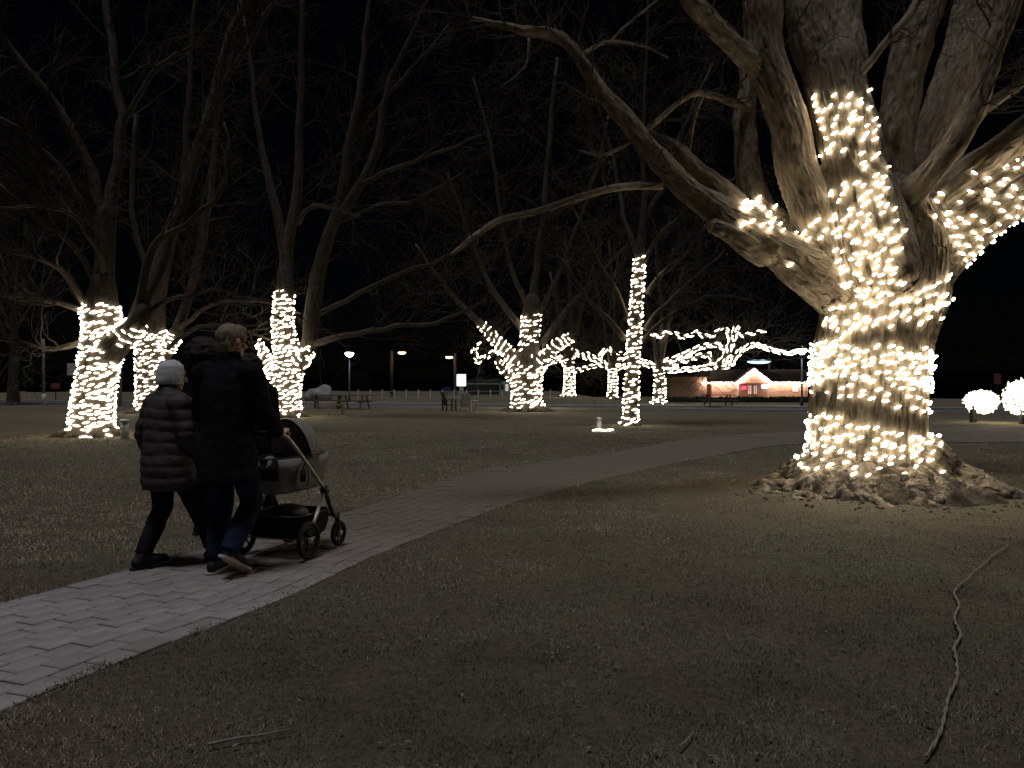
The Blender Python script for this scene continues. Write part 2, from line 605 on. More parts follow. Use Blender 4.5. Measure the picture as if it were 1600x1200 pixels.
def brick_sheet_mat():
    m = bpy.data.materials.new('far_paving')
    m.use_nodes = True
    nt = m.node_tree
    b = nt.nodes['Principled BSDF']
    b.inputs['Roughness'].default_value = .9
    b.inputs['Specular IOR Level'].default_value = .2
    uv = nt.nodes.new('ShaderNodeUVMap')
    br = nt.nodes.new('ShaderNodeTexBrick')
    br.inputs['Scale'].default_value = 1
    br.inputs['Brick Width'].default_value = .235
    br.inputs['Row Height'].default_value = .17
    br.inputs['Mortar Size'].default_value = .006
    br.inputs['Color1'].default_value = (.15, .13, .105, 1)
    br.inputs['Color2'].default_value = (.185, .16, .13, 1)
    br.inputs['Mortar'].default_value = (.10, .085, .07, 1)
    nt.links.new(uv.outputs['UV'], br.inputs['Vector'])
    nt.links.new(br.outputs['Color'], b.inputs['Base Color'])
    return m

S_A, S_B = 1.0, 26.0            # stretch with single pavers, along the centre line
path = path_sheet('path', 0, S_B + .6, .004, M['sand'], nv=5)
path['kind'] = 'structure'
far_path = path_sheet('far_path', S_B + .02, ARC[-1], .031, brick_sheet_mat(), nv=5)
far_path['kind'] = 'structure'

def paver_mesh(l, w, h, bev=.006):
    mb = MB()
    v, f = [], []
    for z, ins in ((-h, 0), (-bev, 0), (0, bev)):
        for sx, sy in ((-1, -1), (1, -1), (1, 1), (-1, 1)):
            v.append((sx * (l / 2 - ins), sy * (w / 2 - ins), z))
    for r in (0, 1):
        for k in range(4):
            f.append((r * 4 + k, r * 4 + (k + 1) % 4, r * 4 + 4 + (k + 1) % 4, r * 4 + 4 + k))
    f.append((8, 9, 10, 11))
    mb.add(v, f)
    return mb

rng = random.Random(4)
ROWS, PL = 10, .20
paver_me = {}
extra = MB()
cands = []
for r in range(ROWS):
    v = -1 + (r + .5) * 2 / ROWS
    s = S_A + (.5 if r % 2 else 0) * PL
    while s < S_B + .3:
        p = path_pt(s, v)
        p2 = path_pt(s + .05, v)
        q = path_pt(s, v + 2 / ROWS)
        w = np.linalg.norm(q - p)
        cands.append((p, math.atan2(p2[1] - p[1], p2[0] - p[0]), w))
        s += PL
def inview(p):
    if p[1] < 2.6:
        return 9e9
    px, py = 800 + F * p[0] / p[1], 600 + F * EYE / p[1]
    return p[1] if (px > -60 and py < 1260) else 9e9
cands.sort(key=lambda c: inview(c[0]))
for k, (p, a, w) in enumerate(cands):
    wq = round(w - .011, 3)
    z = .029 + rng.uniform(-.0035, .003)
    tx, ty = rng.uniform(-.008, .008), rng.uniform(-.008, .008)
    if k < 290 and inview(p) < 1e9:
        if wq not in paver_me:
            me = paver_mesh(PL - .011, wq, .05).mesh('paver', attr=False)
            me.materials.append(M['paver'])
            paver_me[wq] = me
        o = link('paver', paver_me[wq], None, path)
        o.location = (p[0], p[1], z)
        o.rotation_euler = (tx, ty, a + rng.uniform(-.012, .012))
    else:
        b = paver_mesh(PL - .011, wq, .05)
        vv = b.v[0]
        c, s_ = math.cos(a), math.sin(a)
        vv = np.stack([vv[:, 0] * c - vv[:, 1] * s_ + p[0], vv[:, 0] * s_ + vv[:, 1] * c + p[1], vv[:, 2] + z], 1)
        extra.add(vv, b.f)
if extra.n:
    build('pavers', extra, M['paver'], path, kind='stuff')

# ------------------------------------------------------------------ road beyond the lawn
def road_strip(name, off0, off1, z, material, thick=0):
    mb = MB()
    n = 90
    c, s_ = 1 / math.hypot(1, ROAD_K), ROAD_K / math.hypot(1, ROAD_K)
    X = np.linspace(-130, 130, n)
    rows = [off0, off1]
    for i in range(n - 1):
        quad = []
        for (ii, oo) in ((i, off0), (i + 1, off0), (i + 1, off1), (i, off1)):
            x = X[ii] - s_ * oo
            y = ROAD_A + ROAD_K * X[ii] + c * oo
            quad.append((x, y, z + min(0, 0)))
        v = list(quad)
        f = [(0, 1, 2, 3)]
        if thick:
            v += [(a, b, c_ - thick) for a, b, c_ in quad]
            f += [(0, 4, 5, 1), (2, 6, 7, 3)]
        mb.add(v, f)
    o = build(name, mb, material)
    o['kind'] = 'structure'
    return o
road_strip('road', -2.8, 2.8, .055, M['asphalt'])
road_strip('kerb', -3.0, -2.8, .14, M['concrete'], .14)
road_strip('kerb', 2.8, 3.0, .14, M['concrete'], .14)
road_strip('pavement', 3.0, 4.6, .12, M['concrete'], .1)

# ------------------------------------------------------------------ turf blades near the viewer
def turf():
    r = np.random.default_rng(5)
    n = 700000
    rad = np.exp(r.uniform(math.log(1.7), math.log(24), n))
    az = r.uniform(-.92, .92, n)
    x, y = rad * np.sin(az), rad * np.cos(az)
    sd_ = path_sd(x, y)
    q = np.stack([x, y, np.zeros(n)], 1)
    patch = fbm(q * .5, 3, 21)
    clump = fbm(q * 4.5, 3, 31)
    rt = np.hypot(x - TREE_C[0], y - TREE_C[1])
    bare = ss(3.4, 1.2, rt + .7 * fbm(q * 1.3, 2, 55))
    edge = -.045 + .15 * fbm(q * 3.5, 3, 77)
    keep = (sd_ > edge) & (r.uniform(-1.1, .9, n) < clump * 1.5 + .35 - 1.6 * bare)
    x, y, rad, patch, clump = x[keep], y[keep], rad[keep], patch[keep], clump[keep]
    n = len(x)
    z = np.maximum(gz(x, y), np.where(path_sd(x, y) < 0, .028, -9))
    L = r.uniform(.012, .030, n) * (1 + .35 * clump) * (1 + rad * .03)
    W = r.uniform(.0014, .0028, n) * (1 + np.maximum(rad - 3, 0) * .16)
    th = r.uniform(0, 2 * math.pi, n)
    lean = np.radians(r.uniform(35, 86, n))
    dx, dy = np.cos(th), np.sin(th)
    base = np.stack([x, y, z - .004], 1)
    side = np.stack([-dy * W, dx * W, np.zeros(n)], 1)
    tip = base + np.stack([dx * np.sin(lean) * L, dy * np.sin(lean) * L, np.cos(lean) * L + .004], 1)
    V = np.empty((n, 3, 3))
    V[:, 0], V[:, 1], V[:, 2] = base - side, base + side, tip
    me = bpy.data.meshes.new('grass')
    me.vertices.add(3 * n)
    me.vertices.foreach_set('co', V.ravel())
    me.loops.add(3 * n)
    me.loops.foreach_set('vertex_index', np.arange(3 * n, dtype=np.int32))
    me.polygons.add(n)
    me.polygons.foreach_set('loop_start', np.arange(0, 3 * n, 3, dtype=np.int32))
    try:
        me.polygons.foreach_set('loop_total', np.full(n, 3, dtype=np.int32))
    except Exception:
        pass
    green = np.array([.188, .202, .140])
    straw = np.array([.38, .33, .25])
    brown = np.array([.185, .152, .130])
    g = np.clip(.60 + 1.5 * patch + r.normal(0, .25, n), 0, 1)[:, None]
    c = green * g + brown * (1 - g)
    cx = np.interp(y, CE[:, 1], CE[:, 0])
    dry = (ss(.3, -.6, x - cx) * ss(16, 11, y) * np.clip(.75 + .5 * patch, 0, 1))[:, None]  # tan share left of the path, fading out with depth
    c = c * (1 - dry) + np.array([.36, .285, .21]) * dry
    st = (r.random(n) < .16 + .10 * clump)[:, None]
    c = np.where(st, straw, c) * r.uniform(.7, 1.3, (n, 1))
    q3 = np.stack([x, y, 0 * x], 1)
    c = c * np.clip(1.06 + .75 * fbm(q3 * .45, 3, 61) + .55 * fbm(q3 * [1.6, 2.6, 1], 3, 62), .42, 1.7)[:, None]
    C = np.ones((n, 3, 4))
    C[:, :, :3] = c[:, None, :]
    at = me.attributes.new('col', 'FLOAT_COLOR', 'POINT')
    at.data.foreach_set('color', C.ravel())
    me.update()
    me.validate()
    m = bpy.data.materials.new('grass_blades')
    m.use_nodes = True
    b = m.node_tree.nodes['Principled BSDF']
    b.inputs['Roughness'].default_value = .8
    b.inputs['Specular IOR Level'].default_value = .1
    a = m.node_tree.nodes.new('ShaderNodeAttribute')
    a.attribute_name = 'col'
    m.node_tree.links.new(a.outputs['Color'], b.inputs['Base Color'])
    o = link('grass', me, m)
    o['kind'] = 'stuff'
    tag(o, 'short brown and olive winter turf on both sides of the brick path', 'grass')
turf()

def litter():
    r = random.Random(8)
    mb = MB()
    for k in range(620):
        rad = math.exp(r.uniform(math.log(2.6), math.log(17)))
        az = r.uniform(-.75, .75)
        x, y = rad * math.sin(az), rad * math.cos(az)
        if path_sd([x], [y])[0] < -.25:
            continue
        s = r.uniform(.006, .018)
        a = r.uniform(0, 6.28)
        z = gz1(x, y) + r.uniform(.012, .03)
        pts = []
        for j, (l, w) in enumerate(((-1, 0), (-.3, .5), (.4, .38), (1, 0), (.4, -.38), (-.3, -.5))):
            lx, ly = l * s, w * s
            pts.append((x + lx * math.cos(a) - ly * math.sin(a), y + lx * math.sin(a) + ly * math.cos(a), z + abs(w) * s * r.uniform(.2, .9)))
        mb.add(pts, [(0, 1, 2, 3), (0, 3, 4, 5)])
    o = build('leaf_litter', mb, mat('leaf_litter', (.17, .13, .09), .9, var=(.30, .25, .18), scale=3), kind='stuff')
    tag(o, 'small dry fallen leaves scattered over the winter turf', 'leaves')
litter()

# ------------------------------------------------------------------ trees
CAMP = np.array([0, 0, EYE])

def limb_pts(lst, n=5, wig=.0, seed=0):
    """list of (px, py, depth, half width in px) -> smooth points and radii"""
    pts = np.array([P(a, b, c) for a, b, c, w in lst])
    rr = np.array([w * c / F for a, b, c, w in lst])
    q = catmull(np.hstack([pts, rr[:, None]]), n)
    p, r = q[:, :3], np.maximum(q[:, 3], .004)
    if wig:
        k = np.linspace(0, 1, len(p))[:, None]
        w = np.stack([fbm(p * 1.7 + 7.3 * j, 2, seed + j) for j in range(3)], 1)
        p = p + w * wig * np.minimum(1, 4 * k)
    return p, r

class Twigs:
    def __init__(s, seed, rmin):
        s.rng = random.Random(seed)
        s.mb = MB()
        s.rmin = rmin
        s.tips = []
    def grow(s, p, d, length, r0, level, maxlevel, kids, up=.25):
        rg = s.rng
        n = 5 if level < maxlevel else 4
        pts = [np.array(p)]
        d = np.array(d, float)
        for i in range(n):
            d = d + np.array([rg.gauss(0, .22), rg.gauss(0, .22), rg.gauss(0, .2) + up * .25])
            d /= np.linalg.norm(d)
            pts.append(pts[-1] + d * length / n)
        rr = np.linspace(r0, max(s.rmin * .6, r0 * .3), n + 1)
        s.mb.tube(pts, rr, 5 if r0 > .03 else 3)
        s.tips.append(pts[-1])
        if level < maxlevel:
            m = kids[min(level, len(kids) - 1)]
            for k in range(m):
                t = rg.uniform(.2, 1.0) * n
                i = min(int(t), n - 1)
                q = pts[i] + (pts[i + 1] - pts[i]) * (t - i)
                td = pts[i + 1] - pts[i]
                td = td / np.linalg.norm(td)
                s.grow(q, s.dev(td, 25, 62), length * rg.uniform(.38, .7), max(s.rmin, rr[i] * rg.uniform(.4, .62)), level + 1, maxlevel, kids, up)
    def dev(s, t, a0, a1):
        rg = s.rng
        a = math.radians(rg.uniform(a0, a1))
        v = np.array([rg.gauss(0, 1), rg.gauss(0, 1), rg.gauss(0, 1)])
        v -= t * v.dot(t)
        v /= np.linalg.norm(v) + 1e-9
        return t * math.cos(a) + v * math.sin(a)
    def sprout(s, pts, rr, n, length, level=0, maxlevel=2, kids=(5, 4), t0=.3, up=.25, rmax=.06):
        rg = s.rng
        N = len(pts) - 1
        for k in range(n):
            t = (t0 + (1 - t0) * (k + rg.random()) / n) * N
            i = min(int(t), N - 1)
            q = pts[i] + (pts[i + 1] - pts[i]) * (t - i)
            td = pts[i + 1] - pts[i]
            td = td / (np.linalg.norm(td) + 1e-9)
            s.grow(q, s.dev(td, 28, 65), length * rg.uniform(.55, 1.15), max(s.rmin, min(rmax, rr[i] * .45)), level, maxlevel, kids, up)

def bark_attr(me, segs, amp=.0, freq=(9, 1.2), seed=0, lump=0):
    """bark coordinates from the nearest limb axis; optional ridges pushed into the surface"""
    v = coords(me)
    best = np.full(len(v), 1e9)
    bc = np.zeros((len(v), 3))
    for pts, rr in segs:
        L = np.concatenate([[0], np.cumsum(np.linalg.norm(np.diff(pts, axis=0), axis=1))])
        t_all = pts[-1] - pts[0]
        t_all = t_all / np.linalg.norm(t_all)
        a = np.cross(t_all, [0.3, 1, .1]); a /= np.linalg.norm(a)
        b = np.cross(t_all, a)
        for i in range(len(pts) - 1):
            ab = pts[i + 1] - pts[i]
            t = np.clip(((v - pts[i]) @ ab) / ab.dot(ab), 0, 1)
            w = v - (pts[i] + t[:, None] * ab)
            dd = np.linalg.norm(w, axis=1) / (rr[i] * (1 - t) + rr[i + 1] * t + 1e-6)
            k = dd < best
            best[k] = dd[k]
            bc[k, 0] = (w @ a)[k]
            bc[k, 1] = (w @ b)[k]
            bc[k, 2] = (L[i] + t * math.sqrt(ab.dot(ab)))[k]
    if amp:
        q = bc * np.array([freq[0], freq[0], freq[1]])
        q = q + .35 * np.stack([fbm(v * 3, 2, 5), fbm(v * 3, 2, 6), 0 * best], 1)
        h = 1 - np.abs(fbm(q, 3, seed)) * 2.2
        h2 = fbm(v * 2.2, 2, seed + 40)
        v = v + normals(me) * (amp * h + lump * h2)[:, None]
        setco(me, v)
    at = me.attributes.new('bc', 'FLOAT_VECTOR', 'POINT')
    at.data.foreach_set('vector', bc.ravel())
    return me

def bvh_of(objs):
    V, Fc, n = [], [], 0
    for me, off in objs:
        v = coords(me) + np.array(off)
        V += [tuple(c) for c in v]
        Fc += [tuple(i + n for i in p.vertices) for p in me.polygons]
        n += len(v)
    return BVHTree.FromPolygons(V, Fc)

# --- strings of bulbs
def bulb_mesh(name, a, b, m):
    mb = MB()
    mb.ball((0, 0, 0), (a, b, b), 7, 5)  # stretched ellipsoid, the smeared streak of each light built into its shape
    me = mb.mesh(name, attr=False, smooth=True)
    me.materials.append(m)
    return me

def wrap(bvh, axis, r_out, pitch, spacing, rg, jit=.03, turn=1, th0=0.0, rmax=9):
    """wind a string round a limb: points, normals, tangents"""
    axis = np.asarray(axis, float)
    L = np.concatenate([[0], np.cumsum(np.linalg.norm(np.diff(axis, axis=0), axis=1))])
    s, th = 0.0, th0
    out = []
    rl = r_out * .6
    while s < L[-1]:
        i = min(np.searchsorted(L, s, side='right') - 1, len(axis) - 2)
        t = (s - L[i]) / (L[i + 1] - L[i])
        c = axis[i] * (1 - t) + axis[i + 1] * t
        ta = axis[i + 1] - axis[i]
        ta /= np.linalg.norm(ta)
        a = np.cross(ta, [0, 1, 0]) if abs(ta[1]) < .9 else np.cross(ta, [1, 0, 0])
        a /= np.linalg.norm(a)
        b = np.cross(ta, a)
        d = a * math.cos(th) + b * math.sin(th)
        c2 = c + ta * rg.gauss(0, jit)
        hit, nor, idx, dist = bvh.ray_cast(Vector(c2 + d * r_out), Vector(-d), r_out * 1.2)
        if hit is not None:
            hit = np.array(hit)
            rl = max(.04, np.linalg.norm(hit - c))
            if rl > rmax:
                rl = rmax
                th += turn * spacing / rl
                s += pitch * spacing / rl / (2 * math.pi)
                continue
            tang = turn * (-a * math.sin(th) + b * math.cos(th))
            out.append((hit, np.array(nor), tang))
        dth = spacing * (rg.uniform(.7, 1.2) if rg.random() < .85 else rg.uniform(1.4, 2.4)) / rl
        th += turn * dth
        s += pitch * dth / (2 * math.pi)
    return out

def light_string(label, spots, bm, lift, parts=0, tilt=25, cord=True, group='strings of lights wound round the trees', loc=None, seed=0, jit=9):
    rg = random.Random(seed)
    if loc is None:
        loc = spots[0][0]
    root = thing('string_lights', label, 'string lights', loc, 0, group)
    rl = np.array(root.location)
    if cord and len(spots) > 2:
        mb = MB()
        run = [spots[0][0] + spots[0][1] * lift * .4]
        for p, n, t in spots[1:]:
            q = p + n * lift * .4
            if np.linalg.norm(q - run[-1]) > .6:
                if len(run) > 1:
                    mb.tube(run, .0045 if parts else .006, 3)
                run = []
            run.append(q)
        if len(run) > 1:
            mb.tube(run, .0045 if parts else .006, 3)
        if mb.n:
            build('cord', mb, M['cord'], root)
    def facing(s):
        return float(np.dot(s[1], CAMP - s[0]) / np.linalg.norm(CAMP - s[0]))
    order = sorted(range(len(spots)), key=lambda i: -facing(spots[i]))
    single = set(i for i in order[:parts] if facing(spots[i]) > -.25)
    rest = MB()
    src = coords(bm)
    fc = [tuple(p.vertices) for p in bm.polygons]
    for i, (p, n, t) in enumerate(spots):
        ax = t - n * t.dot(n)
        ax = ax / (np.linalg.norm(ax) + 1e-9)
        if ax[0] < 0:
            ax = -ax
        up = np.cross(n, ax)
        if up[2] < 0:
            up = -up
        a = math.radians(tilt + rg.gauss(0, jit))
        x = ax * math.cos(a) + up * math.sin(a) + n * rg.gauss(.1, .15)
        x /= np.linalg.norm(x)
        y = np.cross(n, x); y /= np.linalg.norm(y) + 1e-9
        z = np.cross(x, y)
        R = np.stack([x, y, z], 1)
        q = p + n * lift - rl
        k = rg.uniform(.82, 1.15)
        if i in single:
            o = link('bulb', bm, None, root)
            o.location = q
            o.rotation_mode = 'QUATERNION'
            o.rotation_quaternion = Matrix(R.tolist()).to_quaternion()
            o.scale = (k, k, k)
        else:
            rest.add((src * k) @ R.T + q, fc)
    if rest.n:
        o = link('bulbs', rest.mesh('bulbs', attr=False, smooth=True), bm.materials[0], root)
        o['kind'] = 'stuff'
    return root

def along(pts, spacing, rg, rad=.05, rr=None):
    """bulbs loosely wound along a thin branch (no mesh needed)"""
    L = np.concatenate([[0], np.cumsum(np.linalg.norm(np.diff(pts, axis=0), axis=1))])
    s, th, out = 0, rg.uniform(0, 6), []
    while s < L[-1]:
        i = min(np.searchsorted(L, s, side='right') - 1, len(pts) - 2)
        t = (s - L[i]) / (L[i + 1] - L[i])
        c = pts[i] * (1 - t) + pts[i + 1] * t
        ta = pts[i + 1] - pts[i]
        ta = ta / np.linalg.norm(ta)
        a = np.cross(ta, [0, .2, 1]); a /= np.linalg.norm(a)
        b = np.cross(ta, a)
        n = a * math.cos(th) + b * math.sin(th)
        q = rad if rr is None else rr[i] * (1 - t) + rr[i + 1] * t + rad
        out.append((c + n * q, n, ta))
        s += spacing * rg.uniform(.7, 1.3)
        th += rg.uniform(.9, 1.7)
    return out

# ================================================================== the great tree
D = 9.75
def mound_R(a):
    return 1.16 + .05 * np.sin(a * 9 + 2) + .05 * np.sin(a * 14) + .36 * ss(-.9, .1, np.cos(a) * 1.0 - .0) * ss(.5, -.6, np.sin(a)) + .10 * np.sin(a * 5 + 1)
def mound_h(r, a):
    R_ = mound_R(a)
    t = np.clip((R_ - r) / (R_ - .62), 0, 1)
    return .05 + .36 * t ** 1.2
def mound():
    na, nr = 260, 46
    A_ = np.linspace(0, 2 * math.pi, na, endpoint=False)
    V, Fc = [], []
    for j in range(nr):
        t = j / (nr - 1)
        rr_ = .62 + (mound_R(A_) + .22 - .62) * t
        x, y = TREE_C[0] + np.cos(A_) * rr_, TREE_C[1] + np.sin(A_) * rr_
        q = np.stack([x, y, 0 * x], 1)
        z = mound_h(rr_, A_) + (.10 * fbm(q * 4.5, 3, 91) + .075 * fbm(q * 14, 3, 92)) * ss(1.05, .8, t) - .17 * ss(.55, 1.0, t) + .06
        V.append(np.stack([x, y, z], 1))
    for j in range(nr - 1):
        for i in range(na):
            i2 = (i + 1) % na
            Fc.append((j * na + i, (j + 1) * na + i, (j + 1) * na + i2, j * na + i2))
    mb = MB()
    mb.add(np.vstack(V), Fc)
    return mb
M['soil'] = mat('soil', (.050, .042, .034), 1, var=(.20, .17, .125), scale=5, bump=.05, bscale=22, spec=.05, detail=8)
def big_tree():
    root = thing('maple_tree', 'massive old bare tree with spreading exposed roots and a thick light-wrapped trunk', 'tree', (TREE_C[0], TREE_C[1], gz1(*TREE_C) - .1), 0, 'bare park trees')
    limbs = {}
    limbs['trunk'] = [(1352, 800, D, 94), (1352, 765, D, 89), (1353, 720, D, 86), (1354, 650, D, 84), (1360, 570, D, 84), (1370, 500, D, 86), (1383, 440, D, 90), (1388, 385, D, 86), (1385, 345, D, 76)]
    limbs['L1'] = [(1350, 470, D, 62), (1285, 430, D - .1, 44), (1210, 388, D - .25, 31), (1135, 342, D - .4, 25), (1070, 294, D - .5, 19), (1010, 228, D - .6, 12), (965, 168, D - .7, 10.5), (925, 122, D - .8, 9.5), (893, 72, D - .9, 8), (862, 53, D - 1, 6.5), (800, 44, D - 1.1, 5), (735, 32, D - 1.2, 3.2)]
    limbs['L1stub'] = [(1200, 400, D - .3, 22), (1150, 370, D - .45, 17), (1112, 352, D - .5, 13)]
    limbs['L1top'] = [(1190, 362, D - .2, 20), (1132, 310, D - .3, 16), (1088, 266, D - .35, 13), (1066, 240, D - .38, 10)]
    limbs['L1c'] = [(1082, 258, D - .36, 9), (1052, 226, D - .4, 6.5), (1020, 209, D - .45, 4)]
    limbs['L2'] = [(1235, 385, D + .1, 34), (1190, 335, D + .2, 23), (1168, 270, D + .4, 18), (1166, 190, D + .6, 15), (1176, 90, D + .8, 13), (1172, -20, D + 1, 11), (1150, -220, D + 1.2, 6)]
    limbs['L3'] = [(1310, 430, D - .1, 46), (1280, 350, D - .2, 35), (1252, 270, D - .3, 31), (1228, 190, D - .35, 28), (1200, 100, D - .4, 27), (1192, 10, D - .4, 25), (1185, -120, D - .4, 22), (1160, -330, D - .4, 10)]
    limbs['L3b'] = [(1200, 120, D - .4, 20), (1160, 82, D - .5, 15), (1120, 40, D - .6, 13.5), (1076, -10, D - .7, 12), (1010, -110, D - .8, 8)]
    limbs['L4'] = [(1375, 420, D - .35, 62), (1355, 330, D - .5, 48), (1335, 250, D - .5, 44), (1315, 170, D - .45, 45), (1300, 110, D - .35, 44)]
    limbs['L4a'] = [(1308, 150, D - .4, 36), (1280, 80, D - .3, 32), (1262, 10, D - .2, 31), (1245, -100, D - .1, 25), (1230, -300, D, 12)]
    limbs['L4b'] = [(1312, 150, D - .35, 36), (1318, 80, D - .2, 30), (1318, 0, D, 28), (1330, -120, D + .2, 20), (1345, -320, D + .4, 9)]
    limbs['L5'] = [(1400, 400, D - .1, 56), (1398, 310, D - .1, 35), (1398, 220, D - .05, 27), (1412, 140, D, 26), (1425, 75, D + .05, 28), (1448, 5, D + .1, 23), (1480, -120, D + .2, 20), (1520, -320, D + .3, 9)]
    limbs['L6'] = [(1420, 400, D + .4, 60), (1445, 310, D + .9, 44), (1470, 220, D + 1.2, 38), (1495, 130, D + 1.4, 36), (1520, 40, D + 1.6, 36), (1555, -80, D + 1.6, 32), (1600, -300, D + 2, 14)]
    limbs['L8'] = [(1405, 390, D - .1, 44), (1455, 318, D - .25, 31), (1510, 275, D - .35, 26), (1570, 233, D - .4, 25), (1640, 180, D - .5, 22), (1760, 90, D - .6, 14)]
    limbs['L7'] = [(1415, 310, D - .5, 20), (1455, 272, D - .75, 18), (1492, 218, D - .85, 17), (1530, 145, D - .9, 16), (1558, 60, D - .95, 15), (1585, -20, D - .95, 14), (1630, -180, D - .6, 7)]
    limbs['L9'] = [(1400, 440, D, 70), (1468, 385, D - .2, 50), (1530, 340, D - .4, 40), (1600, 293, D - .55, 37), (1690, 235, D - .7, 30), (1820, 140, D - .9, 18)]
    mb = MB()
    segs = []
    geo = {}
    for k, l in limbs.items():
        p, r = limb_pts(l, 4, .05 if k not in ('trunk', 'L4') else 0, hash(len(k)) % 50)
        geo[k] = (p, r)
        segs.append((p, r))
        mb.tube(p, r, 14, round_cap=(k != 'L1stub'), cap=True)
    # roots
    rg = random.Random(12)
    c0 = np.array([TREE_C[0], TREE_C[1], 0])
    for k, (ang, ln, rr) in enumerate([(-6, 1.35, .24), (-24, 1.5, .27), (-58, 1.0, .17), (-86, 1.05, .16), (-108, 1.1, .19), (-136, 1.1, .20), (-166, 1.15, .18), (165, 1.1, .2), (120, 1.3, .25), (80, 1.2, .25), (40, 1.4, .25), (15, 1.4, .24)]):
        a = math.radians(ang)
        pts = []
        for t, zz in ((.35, .52), (.62, .38), (.85, .26), (1.1, .16), (1.4, .07), (1.75, -.02)):
            zz = zz * (1.1 if k < 2 else .72)
            rad = t / 1.75 * (ln + .25) * .98 + .12
            aa = a + rg.gauss(0, .07)
            pts.append(c0 + np.array([math.cos(aa) * rad, math.sin(aa) * rad, zz + rg.uniform(-.02, .03)]))
        pr = np.array([rr * 1.3, rr * 1.15, rr * .95, rr * .72, rr * .5, rr * .28])
        q = catmull(np.hstack([np.array(pts), pr[:, None]]), 4)
        mb.tube(q[:, :3], q[:, 3], 10, round_cap=True)
        segs.append((q[:, :3], q[:, 3]))
    for k in range(30):                         # gnarled surface roots winding over the mound
        a = math.radians(rg.uniform(-165, 10))
        pts = []
        r_ = rg.uniform(.72, .9)
        for t in range(6):
            x, y = math.cos(a) * r_, math.sin(a) * r_
            pts.append(c0 + np.array([x, y, mound_h(r_, a) + rg.uniform(-.02, .02)]))
            r_ += rg.uniform(.07, .17)
            a += rg.gauss(0, .11)
        q = catmull(pts, 3)
        mb.tube(q, np.linspace(rg.uniform(.05, .09), .025, len(q)), 7, round_cap=True)
    me = remesh(mb, .034, 3)
    v = coords(me)
    low = ss(.55, .25, v[:, 2]) * ss(.7, .95, np.hypot(v[:, 0] - c0[0], v[:, 1] - c0[1]))
    setco(me, v + normals(me) * (low * (.05 * fbm(v * 9, 3, 71) + .02 * fbm(v * 26, 2, 72)))[:, None])
    bark_attr(me, segs, .028, (13, 1.6), 3, .04)
    setco(me, coords(me) - np.array(root.location))
    me.materials.append(M['bark'])
    trunk = link('trunk', me, None, root)
    bvh = bvh_of([(me, tuple(root.location))])
    build('root_mound', mound(), M['soil'], root, smooth=True)
    # cut end of the broken limb
    p, r = geo['L1stub']
    cut = MB()
    t = p[-1] - p[-2]
    t /= np.linalg.norm(t)
    cut.tube([p[-1] - t * .12, p[-1] + t * .01, p[-1] + t * .05], [r[-1] * 1.05, r[-1] * .98, r[-1] * .6], 10, cap=True)
    build('broken_stub', cut, M['cutwood'], root, smooth=False)
    # lesser branches
    small = [
        [(1035, 290, D - .55, 7.5), (990, 291, D - .6, 6.5), (940, 300, D - .7, 6), (850, 325, D - .8, 5.5), (785, 343, D - .9, 5), (745, 368, D - 1, 4.5), (705, 398, D - 1.1, 3)],
        [(1003, 212, D - .6, 4.5), (1040, 178, D - .5, 4), (1075, 153, D - .4, 4), (1105, 147, D - .2, 5), (1150, 162, D + .3, 6.5), (1172, 175, D + .6, 7)],
        [(1098, 150, D - .2, 4), (1088, 175, D - .25, 3), (1076, 240, D - .3, 2)],
        [(990, 218, D - .6, 3.5), (955, 238, D - .7, 3), (935, 243, D - .75, 2.5), (905, 236, D - .8, 1.5)],
        [(912, 84, D - .85, 3.5), (930, 73, D - .8, 3), (960, 66, D - .7, 2.5), (1010, 72, D - .5, 2), (1045, 90, D - .4, 1.5)],
        [(950, 70, D - .75, 2.2), (985, 35, D - .6, 1.7), (1030, 0, D - .5, 1.4)],
        [(737, 33, D - 1.2, 2.5), (728, 10, D - 1.2, 2), (722, -20, D - 1.2, 1.5)],
        [(826, 60, D - 1.1, 2), (824, 95, D - 1.1, 1.8), (810, 115, D - 1.1, 1.2), (785, 135, D - 1.1, 1)],
        [(1334, 128, D - .6, 7), (1362, 92, D - .7, 6), (1386, 62, D - .75, 6), (1424, 20, D - .7, 6.5), (1450, -30, D - .6, 5)],
        [(1497, 212, D - .85, 10), (1540, 170, D - .6, 9.5), (1610, 122, D - .7, 8), (1700, 60, D - .8, 5)],
        [(812, 340, D - .85, 3), (815, 358, D - .85, 1.5)],
    ]
    tw = Twigs(5, .0035)
    for i, l in enumerate(small):
        p, r = limb_pts(l, 4, .03, 60 + i)
        b = MB()
        b.tube(p, r, 7, cap=True)
        build('branch', b, M['bark'], root, smooth=True)
        tw.sprout(p, r, 9, .8, 0, 2, (4, 3), .25, .3, .016)
    for k, n, ln, t0 in (('L1', 26, 1.0, .45), ('L2', 10, 1.0, .4), ('L3', 12, 1.6, .55), ('L3b', 10, 1.1, .2), ('L4a', 8, 1.5, .5), ('L4b', 8, 1.5, .5), ('L5', 10, 1.4, .55), ('L6', 8, 1.5, .4), ('L7', 10, 1.1, .4), ('L8', 8, 1.2, .6), ('L9', 6, 1.2, .7), ('L1c', 6, .6, .2)):
        p, r = geo[k]
        tw.sprout(p, r, n, ln, 0, 2, (5, 4), t0, .3, .018)
    build('twigs', tw.mb, M['twig'], root, smooth=True, kind='stuff')
    return root, bvh, geo

big, big_bvh, big_geo = big_tree()
bm_near = bulb_mesh('bulb', .042, .0150, M['bulb'])
GRP = 'strings of lights wound round the trees'

